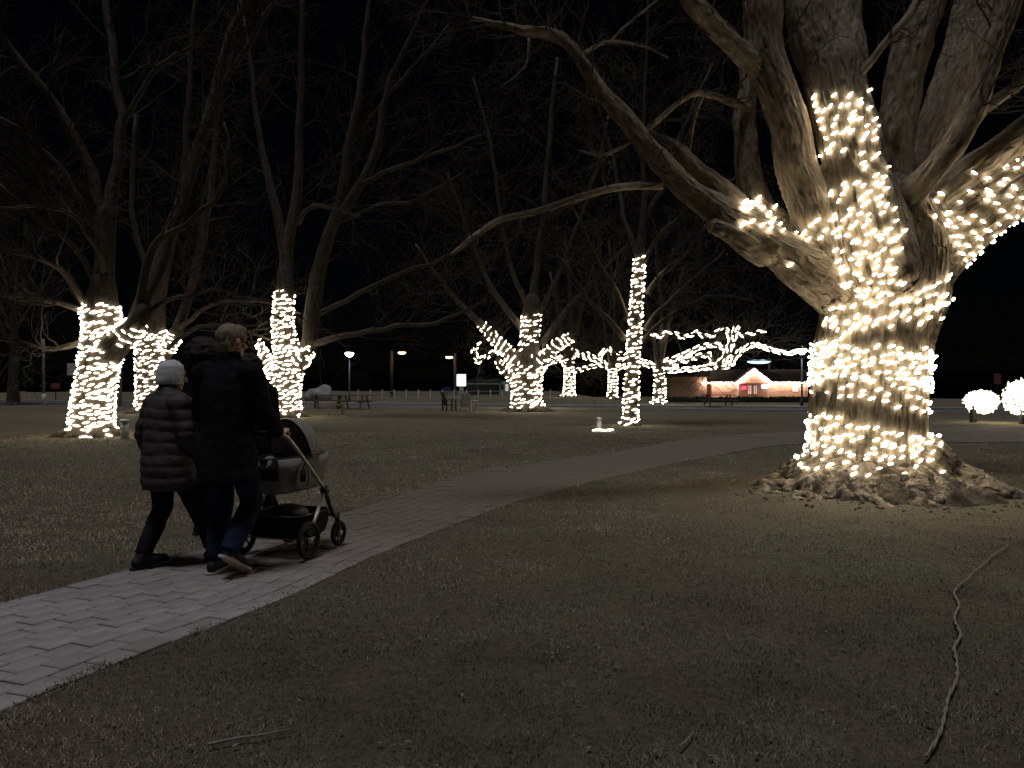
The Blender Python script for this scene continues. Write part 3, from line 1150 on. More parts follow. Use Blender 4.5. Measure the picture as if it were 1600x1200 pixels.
def cast(bvh, px, py):
    d = P(px, py, 1.0) - CAMP
    d /= np.linalg.norm(d)
    h, n, i, t = bvh.ray_cast(Vector(CAMP), Vector(d), 40)
    if h is None:
        return None
    n = np.array(n)
    if n.dot(d) > 0:
        n = -n
    return np.array(h), n

def trunk_axis(y0, y1, cx0=1355, cx1=1362, n=8):
    return np.array([P(cx0 + (cx1 - cx0) * t, y0 + (y1 - y0) * t, D) for t in np.linspace(0, 1, n)])

def big_lights():
    rg = random.Random(77)
    A = [q for q in wrap(big_bvh, trunk_axis(746, 708), 2.2, .11, .14, rg, .025, 1) if math.hypot(q[0][0] - TREE_C[0], q[0][1] - TREE_C[1]) < .92]
    light_string('lowest string of warm white bulbs looped just above the exposed roots of the massive tree', A, bm_near, .03, 200, seed=1, loc=A[0][0])
    A = wrap(big_bvh, trunk_axis(708, 662), 2.0, .092, .105, rg, .03, 1, rmax=.86)
    light_string('dense band of warm white bulbs round the lower trunk of the massive rooted tree', A, bm_near, .03, 290, seed=2)
    A = wrap(big_bvh, trunk_axis(632, 603), 2.0, .11, .14, rg, .025, 1)
    A += wrap(big_bvh, trunk_axis(603, 548), 2.0, .068, .098, rg, .035, 1)
    light_string('thick band of warm white bulbs round the waist of the massive rooted tree', A, bm_near, .03, 298, seed=3)
    # slanting loops under the fork
    A = []
    for (xa, ya, xb, yb, n) in ((1270, 505, 1480, 475, 22), (1268, 490, 1300, 500, 4), (1300, 480, 1490, 455, 18), (1275, 515, 1490, 487, 12), (1285, 548, 1345, 500, 9), (1400, 468, 1485, 432, 9), (1440, 485, 1488, 470, 8)):
        for k in range(n):
            t = (k + rg.uniform(-.3, .3)) / (n - 1)
            c = cast(big_bvh, xa + (xb - xa) * t + rg.gauss(0, 2), ya + (yb - ya) * t + 6 * math.sin(t * 3.14) + rg.gauss(0, 3))
            if c is not None and c[0][1] < D + .5:
                A.append((c[0], c[1], np.array([1., 0, .1])))
    light_string('slanting loops of warm white bulbs below the fork of the massive rooted tree', A, bm_near, .03, 290, seed=4, cord=False)
    # column of bulbs zigzagging up the middle limb
    A = []
    y = 462
    while y > 148:
        if y > 345:
            x0, x1 = 1308 + (462 - y) * -.12, 1408
        else:
            t = (345 - y) / 195
            x0, x1 = 1298 - 34 * t, 1398 - 38 * t
        x = x0 + rg.uniform(0, 16)
        while x < x1:
            hole = (abs(y - 232) < 16 and 1315 < x < 1345) or (abs(y - 262) < 12 and x < 1345)
            if not hole and rg.random() < .86:
                c = cast(big_bvh, x + rg.gauss(0, 3), y + rg.gauss(0, 3))
                if c is not None and c[0][1] < D + .3:
                    A.append((c[0], c[1], np.array([1., 0, .1])))
            x += rg.uniform(11, 21)
        y -= rg.uniform(10, 13)
    light_string('tall column of warm white bulbs climbing the middle limb of the massive rooted tree', A, bm_near, .03, 298, seed=5, cord=False)
    # cluster at the foot of the dark upright limb, and stray bulbs
    A = []
    for k in range(27):
        x = rg.uniform(1148, 1212)
        yt = 303 + abs(x - 1182) * .5
        y = rg.uniform(yt, min(yt + 48, 362))
        c = cast(big_bvh, x, y)
        if c is not None:
            A.append((c[0], c[1], np.array([1., 0, .2])))
    for (x, y) in ((1217, 352), (1222, 361), (1242, 366), (1252, 370), (1258, 362), (1268, 352), (1275, 345), (1234, 413), (1263, 375), (1282, 372), (1290, 360)):
        c = cast(big_bvh, x, y)
        if c is not None:
            A.append((c[0], c[1], np.array([1., 0, .2])))
    light_string('small cluster of warm white bulbs on the low sideways limb of the massive tree', A, bm_near, .03, 200, seed=6, cord=False)
    p, r = big_geo['L9']
    i0 = 4
    A = wrap(big_bvh, p[i0:], .62, .12, .13, rg, .02, -1)
    light_string('warm white bulbs spiralled round the thick rising side limb of the massive tree', A, bm_near, .03, 290, seed=7)
big_lights()

# ================================================================== the other trees
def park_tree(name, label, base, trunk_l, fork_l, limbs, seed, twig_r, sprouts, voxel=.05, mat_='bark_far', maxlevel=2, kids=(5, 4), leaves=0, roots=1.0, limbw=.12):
    """trunk_l / fork_l fused into the trunk; limbs are separate parts"""
    root = thing(name, label, 'tree', (base[0], base[1], gz1(*base)), 0, 'bare park trees')
    mb, segs, geo = MB(), [], []
    for l in [trunk_l] + fork_l:
        p, r = limb_pts(l, 4)
        geo.append((p, r)); segs.append((p, r))
        mb.tube(p, r, 12, round_cap=True)
    rg = random.Random(seed)
    r0 = geo[0][1][0]
    if roots:
        for k in range(8):
            a = k * .785 + rg.uniform(-.2, .2)
            z0 = gz1(*base)
            pts = np.array([[base[0] + math.cos(a) * r0 * t, base[1] + math.sin(a) * r0 * t, z0 + zz] for t, zz in ((.5, .3 * r0), (1.0, .15 * r0), (1.5 * roots, -.02), (2 * roots, -.12))])
            q = catmull(pts, 3)
            mb.tube(q, np.linspace(r0 * .35, r0 * .12, len(q)), 7, round_cap=True)
    me = remesh(mb, voxel, 4)
    bark_attr(me, segs, .012, (8, 1), seed, .02)
    setco(me, coords(me) - np.array(root.location))
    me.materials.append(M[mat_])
    link('trunk', me, None, root)
    bvh = bvh_of([(me, tuple(root.location))])
    tw = Twigs(seed, twig_r)
    lg = []
    for i, l in enumerate(limbs):
        p, r = limb_pts(l, 4, limbw, seed * 7 + i)
        lg.append((p, r))
        b = MB()
        b.tube(p, r, 8, cap=True)
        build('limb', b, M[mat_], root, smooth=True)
        tw.sprout(p, r, sprouts[0], sprouts[1] * (.6 + .4 * min(1, r[0] / .15)), 0, maxlevel, kids, .22, .35, .03)
    if tw.mb.n:
        build('twigs', tw.mb, M['twig'], root, smooth=True, kind='stuff')
    if leaves:
        lm = MB()
        for k in range(leaves):
            t = tw.tips[rg.randrange(len(tw.tips))]
            c = t + np.array([rg.gauss(0, .12), rg.gauss(0, .12), rg.gauss(0, .12)])
            a = np.array([rg.gauss(0, 1), rg.gauss(0, 1), rg.gauss(0, 1)]); a /= np.linalg.norm(a)
            b = np.cross(a, [0, 0, 1.01]); b /= np.linalg.norm(b)
            s = rg.uniform(.03, .06)
            lm.add([c - a * s, c + b * s * .5, c + a * s, c - b * s * .5], [(0, 1, 2, 3)])
        build('dead_leaves', lm, M['dry_leaf'], root, kind='stuff')
    return root, bvh, geo, lg

bm_mid = bulb_mesh('bulb', .092, .025, M['bulb_mid'])
bm_mid2 = bulb_mesh('bulb', .125, .031, M['bulb_mid'])
bm_far = bulb_mesh('bulb', .15, .042, M['bulb_far'])  # bulbs oversized with distance, overexposed glow built into their size

# --- tree beside the couple (leaning trunk)
d = 20.5
t1 = park_tree('maple_tree', 'leaning bare tree with an unbroken sheath of lights beside the white bollard', P(140, 690, d)[:2],
    [(138, 700, d, 34), (140, 680, d, 32), (147, 620, d, 29), (156, 560, d, 28), (160, 520, d, 27), (159, 475, d, 24), (161, 440, d, 19)],
    [[(160, 560, d, 24), (185, 535, d - .3, 20), (208, 512, d - .5, 15), (226, 485, d - .6, 12)], [(150, 500, d, 18), (128, 470, d + .2, 9), (110, 440, d + .3, 6)],
     [(160, 450, d, 17), (164, 400, d, 14), (160, 330, d, 11.5)], [(166, 410, d, 12), (175, 290, d + .2, 10)]],
    [[(161, 345, d, 11), (132, 245, d, 9), (75, 150, d - .3, 7), (15, 80, d - .6, 5), (-60, -30, d - 1, 3)],
     [(174, 310, d + .2, 10), (190, 200, d + .4, 8), (180, 110, d + .6, 7), (168, 0, d + .8, 6), (160, -160, d + 1, 3)],
     [(188, 200, d + .4, 5), (235, 120, d + .2, 4), (290, 75, d, 3.4), (328, 40, d - .3, 2.6), (345, -10, d - .5, 2)],
     [(150, 350, d, 6), (95, 270, d - .4, 5), (40, 215, d - .8, 4), (-20, 175, d - 1.2, 3)],
     [(163, 445, d, 6), (154, 390, d - .5, 5), (122, 343, d - .9, 4), (60, 321, d - 1.3, 3), (-20, 330, d - 1.7, 2.2)],
     [(124, 348, d - .8, 3), (86, 302, d - .9, 2.4), (78, 268, d - 1, 1.8)],
     [(148, 440, d, 5), (115, 380, d - .4, 4.2), (60, 340, d - .8, 3.4), (0, 288, d - 1.2, 2.4)],
     [(132, 472, d, 6.5), (95, 418, d - .5, 5), (40, 396, d - 1, 4), (-30, 382, d - 1.4, 3)],
     [(130, 486, d, 5), (60, 467, d - .5, 3.6), (-20, 460, d - 1, 2.4)],
     [(130, 535, d, 5), (85, 546, d - .4, 4), (45, 541, d - .8, 3.2), (-20, 528, d - 1.2, 2.6)],
     [(208, 510, d - .5, 13), (236, 440, d - .2, 11), (270, 350, d + .2, 11), (310, 230, d + .5, 9), (345, 110, d + .8, 7.5), (378, -10, d + 1, 6), (410, -150, d + 1.2, 3)],
     [(318, 220, d + .5, 6), (350, 140, d + .3, 5), (400, 50, d, 4), (450, -20, d - .2, 3)],
     [(215, 495, d - .5, 8), (240, 390, d - .9, 6), (290, 350, d - 1.1, 5), (345, 305, d - 1.3, 4), (357, 250, d - 1.3, 3), (353, 190, d - 1.3, 2.4)],
     [(215, 500, d - .3, 6), (262, 470, d, 3.5), (330, 455, d + .3, 2.6), (420, 470, d + .6, 1.6)]],
    11, .006, (12, 2.3), maxlevel=2, kids=(6, 4))
rg = random.Random(3)
A = wrap(t1[1], np.array([P(142, 692, d), P(150, 620, d), P(157, 560, d), P(160, 520, d), P(160, 477, d)]), 1.5, .108, .165, rg, .04, 1, rmax=.64)
light_string('unbroken sheath of warm white bulbs round the leaning trunk beside the white bollard', A, bm_mid, .04, 299, seed=11, tilt=16)
p, r = t1[2][1]
A = wrap(t1[1], p[5:10], .8, .17, .19, rg, .03, 1)
light_string('short coil of warm white bulbs on the side fork of the leaning tree', A, bm_mid, .04, 60, seed=12, tilt=10)

# --- tree behind the woman
d = 36
t2 = park_tree('maple_tree', 'bare tree standing behind the woman in the white hat', P(236, 645, d)[:2],
    [(236, 652, d, 24), (236, 640, d, 23), (236, 600, d, 21), (237, 560, d, 23), (238, 535, d, 22), (240, 515, d, 18), (244, 480, d, 14)],
    [[(240, 570, d, 16), (258, 548, d, 13), (278, 515, d, 10)], [(244, 490, d, 11), (262, 400, d, 8), (285, 300, d, 6)]],
    [[(276, 520, d, 9), (300, 440, d, 7), (325, 340, d, 6), (335, 220, d, 4.5), (360, 80, d, 3)],
     [(284, 310, d, 6), (292, 200, d, 5), (300, 60, d, 3.5), (310, -60, d, 2)],
     [(272, 530, d, 6), (292, 480, d, 5), (310, 420, d + 1, 4), (312, 330, d + 1, 3), (330, 260, d + 1, 2)],
     [(250, 480, d, 6), (222, 400, d, 5), (205, 300, d, 4), (215, 180, d, 3)],
     [(262, 545, d - 1, 4), (300, 515, d - 2, 3), (350, 508, d - 3, 2.6), (420, 530, d - 4, 1.6)],
     [(270, 520, d, 4), (330, 478, d - 1, 3), (400, 470, d - 2, 2), (470, 490, d - 3, 1.4)]],
    12, .009, (9, 3.5), voxel=.07, kids=(5, 4))
A = wrap(t2[1], np.array([P(236, 643, d), P(236, 600, d), P(237, 560, d), P(239, 516, d)]), 1.7, .19, .24, rg, .05, 1, rmax=.8)
A += wrap(t2[1], t2[2][1][0][4:8], .8, .2, .2, rg, .03, 1)
light_string('warm white bulbs covering the trunk of the tree behind the woman in the white hat', A, bm_mid2, .05, 0, seed=13, tilt=14)

# --- tree beside the white street lamp
d = 32
t3 = park_tree('maple_tree', 'forked bare tree behind the pushchair with one tall lit leader', P(447, 657, d)[:2],
    [(447, 662, d, 24), (447, 650, d, 22), (447, 610, d, 21), (448, 575, d, 22), (447, 545, d, 19), (442, 510, d, 15), (445, 455, d, 14), (446, 425, d, 12)],
    [[(452, 590, d, 15), (470, 560, d, 14), (484, 535, d, 13), (488, 490, d, 13), (496, 430, d, 12)], [(440, 600, d, 11), (424, 578, d, 9), (412, 552, d, 6), (404, 535, d, 4)], [(452, 570, d, 10), (475, 555, d - .4, 7), (487, 546, d - .6, 5)]],
    [[(494, 440, d, 12), (518, 355, d, 10), (546, 315, d, 9), (588, 233, d, 7), (604, 140, d, 5), (640, 60, d, 3.4), (680, -20, d, 2)],
     [(512, 370, d, 9), (537, 300, d, 8), (543, 229, d, 7), (560, 163, d, 6), (572, 56, d, 4.5), (579, -20, d, 3.5)],
     [(446, 435, d, 12), (450, 380, d, 10), (464, 290, d, 8), (468, 180, d, 6), (470, 60, d, 5), (472, -60, d, 3)],
     [(446, 400, d, 9), (428, 310, d, 7), (404, 210, d, 5), (396, 130, d, 3.5), (380, 20, d, 2)],
     [(494, 492, d, 5), (560, 460, d - .6, 4.2), (640, 420, d - 1.2, 3.4), (690, 405, d - 1.6, 2.6), (745, 370, d - 2, 1.6)],
     [(486, 538, d, 6), (525, 527, d - .6, 5), (600, 513, d - 1.2, 4.2), (680, 502, d - 1.8, 3.2), (760, 470, d - 2.4, 2)],
     [(560, 290, d, 4), (600, 270, d - .6, 3.4), (680, 240, d - 1, 2.6), (750, 210, d - 1.4, 1.6)],
     [(536, 345, d, 3.4), (590, 322, d - .5, 2.6), (650, 312, d - .9, 2.2), (720, 270, d - 1.2, 1.4)],
     [(466, 350, d, 4), (484, 326, d - .4, 3.4), (520, 324, d - .8, 2.4), (570, 340, d - 1, 1.5)],
     [(546, 225, d, 4), (590, 170, d + .5, 3), (640, 110, d + .8, 2.4), (700, 40, d + 1, 1.6)]],
    13, .008, (11, 3.4), voxel=.06, kids=(6, 4))
A = wrap(t3[1], np.array([P(447, 656, d), P(447, 610, d), P(448, 575, d), P(446, 545, d), P(442, 510, d), P(445, 456, d)]), 1.4, .17, .22, rg, .04, 1, rmax=.68)
A += wrap(t3[1], t3[2][2][0][3:], .5, .17, .18, rg, .03, 1)
A += wrap(t3[1], t3[2][3][0][2:], .5, .2, .2, rg, .03, 1)
light_string('warm white bulbs covering the trunk and tall leader of the forked tree behind the pushchair', A, bm_mid2, .05, 0, seed=14, tilt=12)

# --- slim tree on the open lawn
d = 25.5
t5 = park_tree('oak_tree', 'slim straight bare tree lit as one tall pole on the open lawn', P(984, 667, d)[:2],
    [(984, 682, d, 13), (984, 665, d, 12), (985, 640, d, 11), (989, 560, d, 10), (994, 480, d, 9), (1000, 400, d, 8.2), (1003, 360, d, 6)], [],
    [[(980, 500, d, 5), (966, 460, d, 4.5), (948, 433, d - .2, 4), (928, 398, d - .4, 3), (900, 330, d - .6, 1.6)],
     [(976, 530, d, 5), (938, 488, d - .3, 4), (910, 452, d - .6, 3), (870, 400, d - 1, 1.6)],
     [(1012, 460, d, 5), (1030, 430, d - .2, 4), (1060, 405, d - .4, 3), (1110, 350, d - .6, 1.6)],
     [(1008, 515, d, 4.5), (1034, 480, d + .3, 3.5), (1080, 440, d + .6, 2.5), (1130, 390, d + 1, 1.5)],
     [(1002, 380, d, 7), (1008, 300, d, 4.5), (1004, 200, d, 3.2), (1010, 90, d, 2.2), (1012, -20, d, 2)],
     [(1000, 410, d, 5), (975, 340, d + .4, 4), (960, 250, d + .8, 3), (930, 150, d + 1, 2)],
     [(1004, 350, d, 5), (1040, 280, d + .4, 4), (1070, 200, d + .8, 3), (1110, 100, d + 1, 2)],
     [(1000, 420, d, 4), (1040, 360, d - .4, 3), (1100, 300, d - .8, 2), (1150, 280, d - 1, 1.4)],
     [(990, 545, d, 3.5), (1050, 490, d + .8, 2.6), (1120, 460, d + 1.4, 2), (1180, 470, d + 2, 1.2)]],
    15, .007, (11, 2.4), voxel=.045, kids=(6, 4), leaves=900, roots=.9)
A = wrap(t5[1], np.array([P(984, 662, d), P(985, 640, d), P(989, 560, d), P(994, 480, d), P(1000, 400, d)]), .8, .165, .19, rg, .04, 1, rmax=.42)
light_string('warm white bulbs spiralled all the way up the slim tree on the open lawn', A, bm_mid, .035, 299, seed=15, tilt=14)

# --- stout tree with lit spreading limbs
d = 38.5
t4 = park_tree('maple_tree', 'stout bare tree with short lit limbs spreading like a hand', P(823, 640, d)[:2],
    [(823, 648, d, 25), (823, 640, d, 24), (823, 610, d, 22.5), (824, 578, d, 22.5), (825, 560, d, 21), (828, 530, d, 14), (830, 490, d, 14), (832, 470, d, 12)],
    [[(815, 585, d, 14), (798, 556, d, 10), (775, 532, d, 8), (752, 506, d, 6)], [(838, 575, d, 12), (856, 555, d - .5, 9), (872, 538, d - .8, 8), (896, 526, d - 1, 6)],
     [(806, 592, d, 9), (790, 582, d - .5, 6), (778, 562, d - .8, 5)]],
    [[(752, 507, d, 6), (725, 480, d, 4.5), (690, 440, d, 3), (650, 380, d, 2)],
     [(832, 480, d, 8), (838, 420, d, 5.5), (850, 330, d, 4), (858, 220, d, 4), (870, 90, d, 2.5)],
     [(830, 490, d, 5), (800, 420, d, 3.6), (780, 330, d, 2.8), (765, 220, d, 3), (740, 120, d, 2)],
     [(836, 500, d, 5), (868, 440, d, 3.6), (900, 360, d, 2.8), (930, 270, d, 3), (950, 180, d, 2)],
     [(820, 520, d, 6), (770, 450, d + 1, 4.5), (730, 360, d + 1, 3), (700, 270, d + 1, 2)],
     [(845, 540, d, 6), (890, 480, d + 1, 4.5), (935, 430, d + 1, 3), (980, 380, d + 1, 2)],
     [(778, 548, d - .8, 2.5), (762, 556, d - 1, 2.2), (747, 562, d - 1.2, 2), (741, 545, d - 1.2, 1.6), (750, 538, d - 1.2, 1)],
     [(810, 545, d - 1.2, 2.2), (822, 534, d - 1.4, 2), (838, 530, d - 1.5, 1.6)],
     [(846, 572, d - 1, 2.2), (866, 562, d - 1.2, 2), (884, 558, d - 1.4, 1.4)]],
    16, .010, (9, 3.6), voxel=.07, kids=(5, 4))
A = wrap(t4[1], np.array([P(823, 637, d), P(823, 610, d), P(824, 572, d)]), 1.8, .21, .25, rg, .05, 1, rmax=.95)
A += wrap(t4[1], np.array([P(828, 528, d), P(830, 490, d)]), .8, .26, .22, rg, .04, 1)
for k in (1, 2, 3):
    A += wrap(t4[1], t4[2][k][0][2:], .7, .27, .22, rg, .04, 1)
for k in (6, 7, 8):
    A += along(t4[3][k][0], .12, rg, .03, t4[3][k][1])
light_string('warm white bulbs covering the stout trunk and hand-like limbs of the spreading tree', A, bm_mid2, .05, 0, seed=16, tilt=16)

# --- small far trees with swags of light
def far_tree(label, slabel, base_px, d, hw, top, swags, seed, extra=None):
    x, y = base_px
    limbs = [[(a, b, d + dd, w) for (a, b, dd, w) in l] for l in swags]
    up = [[(x, top + 6, d, hw * .5), (x - 12, top - 60, d, hw * .35), (x - 30, top - 150, d, hw * .2)], [(x, top + 6, d, hw * .5), (x + 15, top - 70, d, hw * .35), (x + 38, top - 160, d, hw * .2)],
          [(x, top + 6, d, hw * .5), (x + 3, top - 90, d, hw * .35), (x - 6, top - 200, d, hw * .2)]]
    t = park_tree('maple_tree', label, P(x, y, d)[:2], [(x, y + 3, d, hw * 1.15), (x, y - 8, d, hw), (x + 1, (y + top) / 2, d, hw * .95), (x, top, d, hw * .8), (x, top - 14, d, hw * .6)], [], limbs + up, seed, .014, (7, 4.5), voxel=.09, kids=(5, 3), limbw=0)
    A = wrap(t[1], np.array([P(x, y - 1, d), P(x + 1, (y + top) / 2, d), P(x, top, d)]), 1.4, .24, .30, rg, .05, 1)
    light_string(slabel, A, bm_far, .06, 0, seed=seed, tilt=16)
    A = []
    for k in range(len(swags)):
        A += along(t[3][k][0], .15, rg, .03, t[3][k][1])
        if max(t[3][k][1][3:-3]) > .12:
            A += along(t[3][k][0][2:], .15, rg, .03, t[3][k][1][2:])
    light_string(slabel.replace('trunk', 'low branches').replace('swags of bulbs', 'swags of bulbs strung along the low boughs'), A, bm_far, .03, 0, seed=seed + 50, tilt=6, jit=12)
    return t
far_tree('far bare tree across the road next to the stout spreading tree', 'lights on the far trunk next to the stout spreading tree', (889, 620), 80, 8.5, 574,
    [[(889, 574, 0, 3), (880, 566, 0, 3), (874, 556, 0, 2.5)], [(889, 578, 0, 3), (905, 578, 0, 2.5), (928, 572, 0, 2.2), (955, 571, 0, 1.8)], [(891, 540, 0, 2), (902, 552, 0, 2.5), (914, 558, 0, 2.5), (930, 562, 0, 2)], [(889, 572, 0, 3), (897, 555, 0, 2), (891, 540, 0, 2)]], 21)
far_tree('far bare tree across the road behind the slim lit tree', 'lights on the far trunk behind the slim lit tree', (957, 622), 74, 7, 576,
    [[(957, 577, 0, 3), (940, 568, 0, 3), (922, 556, 0, 2.5), (912, 550, 0, 2)], [(957, 574, 0, 3), (970, 562, 0, 2.5), (980, 554, 0, 2)], [(944, 568, 0, 2), (938, 556, 0, 2), (950, 544, 0, 2), (956, 552, 0, 1.6), (972, 552, 0, 1.4)], [(957, 578, 0, 2.5), (975, 572, 0, 2), (985, 566, 0, 2)]], 22)
far_tree('bare tree with long glowing swags of branches in front of the roadside house', 'lights on the trunk of the tree in front of the roadside house', (1030, 632), 52, 8.5, 576,
    [[(1030, 572, 0, 3), (1040, 566, 0, 3), (1066, 556, -.5, 2.6), (1096, 542, -1, 2.2), (1120, 539, -1.2, 2), (1132, 544, -1.2, 2), (1146, 538, -1.3, 1.6)],
     [(1030, 574, 0, 3), (1060, 566, -.3, 2.4), (1104, 554, -.8, 2.4), (1112, 562, -1, 2.4), (1122, 576, -1.2, 2.4)],
     [(1030, 580, 0, 3), (1060, 578, -.3, 2.4), (1090, 576, -.8, 2.2), (1120, 570, -1.2, 3.5), (1134, 556, -1.2, 4.5), (1142, 536, -1.3, 4), (1152, 510, -1.4, 3)],
     [(1120, 574, -1.2, 4), (1140, 570, -1.3, 3), (1150, 556, -1.4, 2.6), (1160, 547, -1.4, 2.2), (1178, 539, -1.5, 2), (1204, 546, -1.6, 1.6), (1232, 552, -1.8, 1.4), (1256, 545, -2, 1.2)],
     [(1144, 532, -1.3, 2), (1130, 511, -1.2, 2.2), (1120, 520, -1.1, 2), (1104, 526, -1, 1.8), (1088, 520, -.8, 1.6), (1068, 527, -.6, 1.4), (1046, 518, -.4, 1.3), (1030, 526, -.3, 1.2), (1016, 520, -.2, 1)],
     [(1146, 522, -1.3, 1.6), (1166, 523, -1.4, 1.4), (1196, 516, -1.6, 1.2)],
     [(1030, 575, 0, 3), (1010, 568, 0, 3), (996, 562, 0, 2)]], 23)

# --- dim unlit trees of the background
def dim_tree(x, y, d, h, label, seed):
    b = P(x, y, d)
    bx, by = b[0], b[1]
    def q(px, z, dd=0, w=2):
        return (px, 600 + (EYE - z) / d * F, d + dd, w)
    k = F / d
    tr = [q(x, -.1, 0, .40 * k), q(x + 1, h * .12, 0, .33 * k), q(x + 2, h * .25, 0, .27 * k), q(x + 1, h * .4, 0, .2 * k)]
    rg2 = random.Random(seed)
    lim = []
    for i in range(7):
        a = rg2.uniform(-1, 1)
        s = rg2.uniform(.22, .4)
        lim.append([q(x + 1, h * s, 0, .11 * k), q(x + a * h * .12 * k, h * (s + .16), rg2.uniform(-1, 1), .08 * k), q(x + a * h * .22 * k, h * (s + .34), rg2.uniform(-2, 2), .05 * k), q(x + a * h * .28 * k, h * (s + .55), rg2.uniform(-2, 2), .025 * k)])
    return park_tree('maple_tree', label, (bx, by), tr, [], lim, seed, .012, (8, h * .22), voxel=.09, kids=(5, 4))
dim_tree(20, 634, 50, 15, 'unlit bare tree at the roadside near the small red sign', 35)

# ================================================================== people
def limbpts(*a):
    return np.array(a, float)

def hand_parts(mb, wrist, fdir, nrm, thumb, curl=25, sc=1.0):
    """palm, four fingers and a thumb as capsules"""
    f = np.array(fdir, float); f /= np.linalg.norm(f)
    n = np.array(nrm, float); n -= f * n.dot(f); n /= np.linalg.norm(n)     # palm normal (fingers curl toward it)
    s = np.cross(n, f)
    th = np.array(thumb, float)
    if s.dot(th) < 0:
        s = -s
    w = np.array(wrist, float)
    mb.tube([w - f * .01, w + f * .03 * sc, w + f * .085 * sc], np.array([[.026, .018], [.038, .016], [.042, .014]]) * sc, 10, ref=s, round_cap=True)
    for k, (off, ln) in enumerate(((.033, .072), (.011, .082), (-.011, .076), (-.033, .058))):
        p = w + f * .082 * sc + s * off * sc
        pts = [p - f * .02]
        a = 0
        for j, q in enumerate((.45, .32, .23)):
            a += math.radians(curl * (1 + .15 * k) * (1 if j else .7))
            dirv = f * math.cos(a) + n * math.sin(a)
            pts.append(pts[-1] + dirv * (ln * q + (.02 if j == 0 else 0)) * sc)
        mb.tube(pts, np.array([.0095, .009, .008, .007]) * sc, 8, round_cap=True)
    p = w + f * .02 * sc + s * .03 * sc
    d1 = f * .6 + s * .7 + n * .35
    d1 /= np.linalg.norm(d1)
    d2 = f * .85 + s * .25 + n * .5
    d2 /= np.linalg.norm(d2)
    mb.tube([p, p + d1 * .04 * sc, p + d1 * .04 * sc + d2 * .032 * sc], np.array([.013, .011, .009]) * sc, 8, round_cap=True)

def rotz(a):
    c, s = math.cos(a), math.sin(a)
    return np.array([[c, -s, 0], [s, c, 0], [0, 0, 1.]])

def head_parts(mb, hc, yaw, sc=1.0, pitch=0):
    R = rotz(yaw)
    def W(x, y, z):
        return np.array(hc) + R @ (np.array([x, y, z]) * sc)
    mb.ball(W(0, -.012, .025), np.array([.076, .095, .092]) * sc, 18, 12, R)
    mb.ball(W(0, .018, -.045), np.array([.060, .070, .070]) * sc, 16, 10, R)
    mb.ball(W(0, .052, -.088), np.array([.032, .030, .024]) * sc, 12, 8, R)
    mb.tube([W(0, .083, .018), W(0, .102, -.018), W(0, .108, -.034)], np.array([.009, .013, .015]) * sc, 8, round_cap=True)
    mb.tube([W(-.05, .074, .035), W(0, .088, .036), W(.05, .074, .035)], np.array([.012, .012, .012]) * sc, 8, round_cap=True)
    for s in (-1, 1):
        mb.ball(W(s * .078, -.008, -.005), np.array([.012, .020, .032]) * sc, 10, 8, R)
        mb.ball(W(s * .042, .060, -.028), np.array([.024, .022, .024]) * sc, 10, 8, R)
    return W

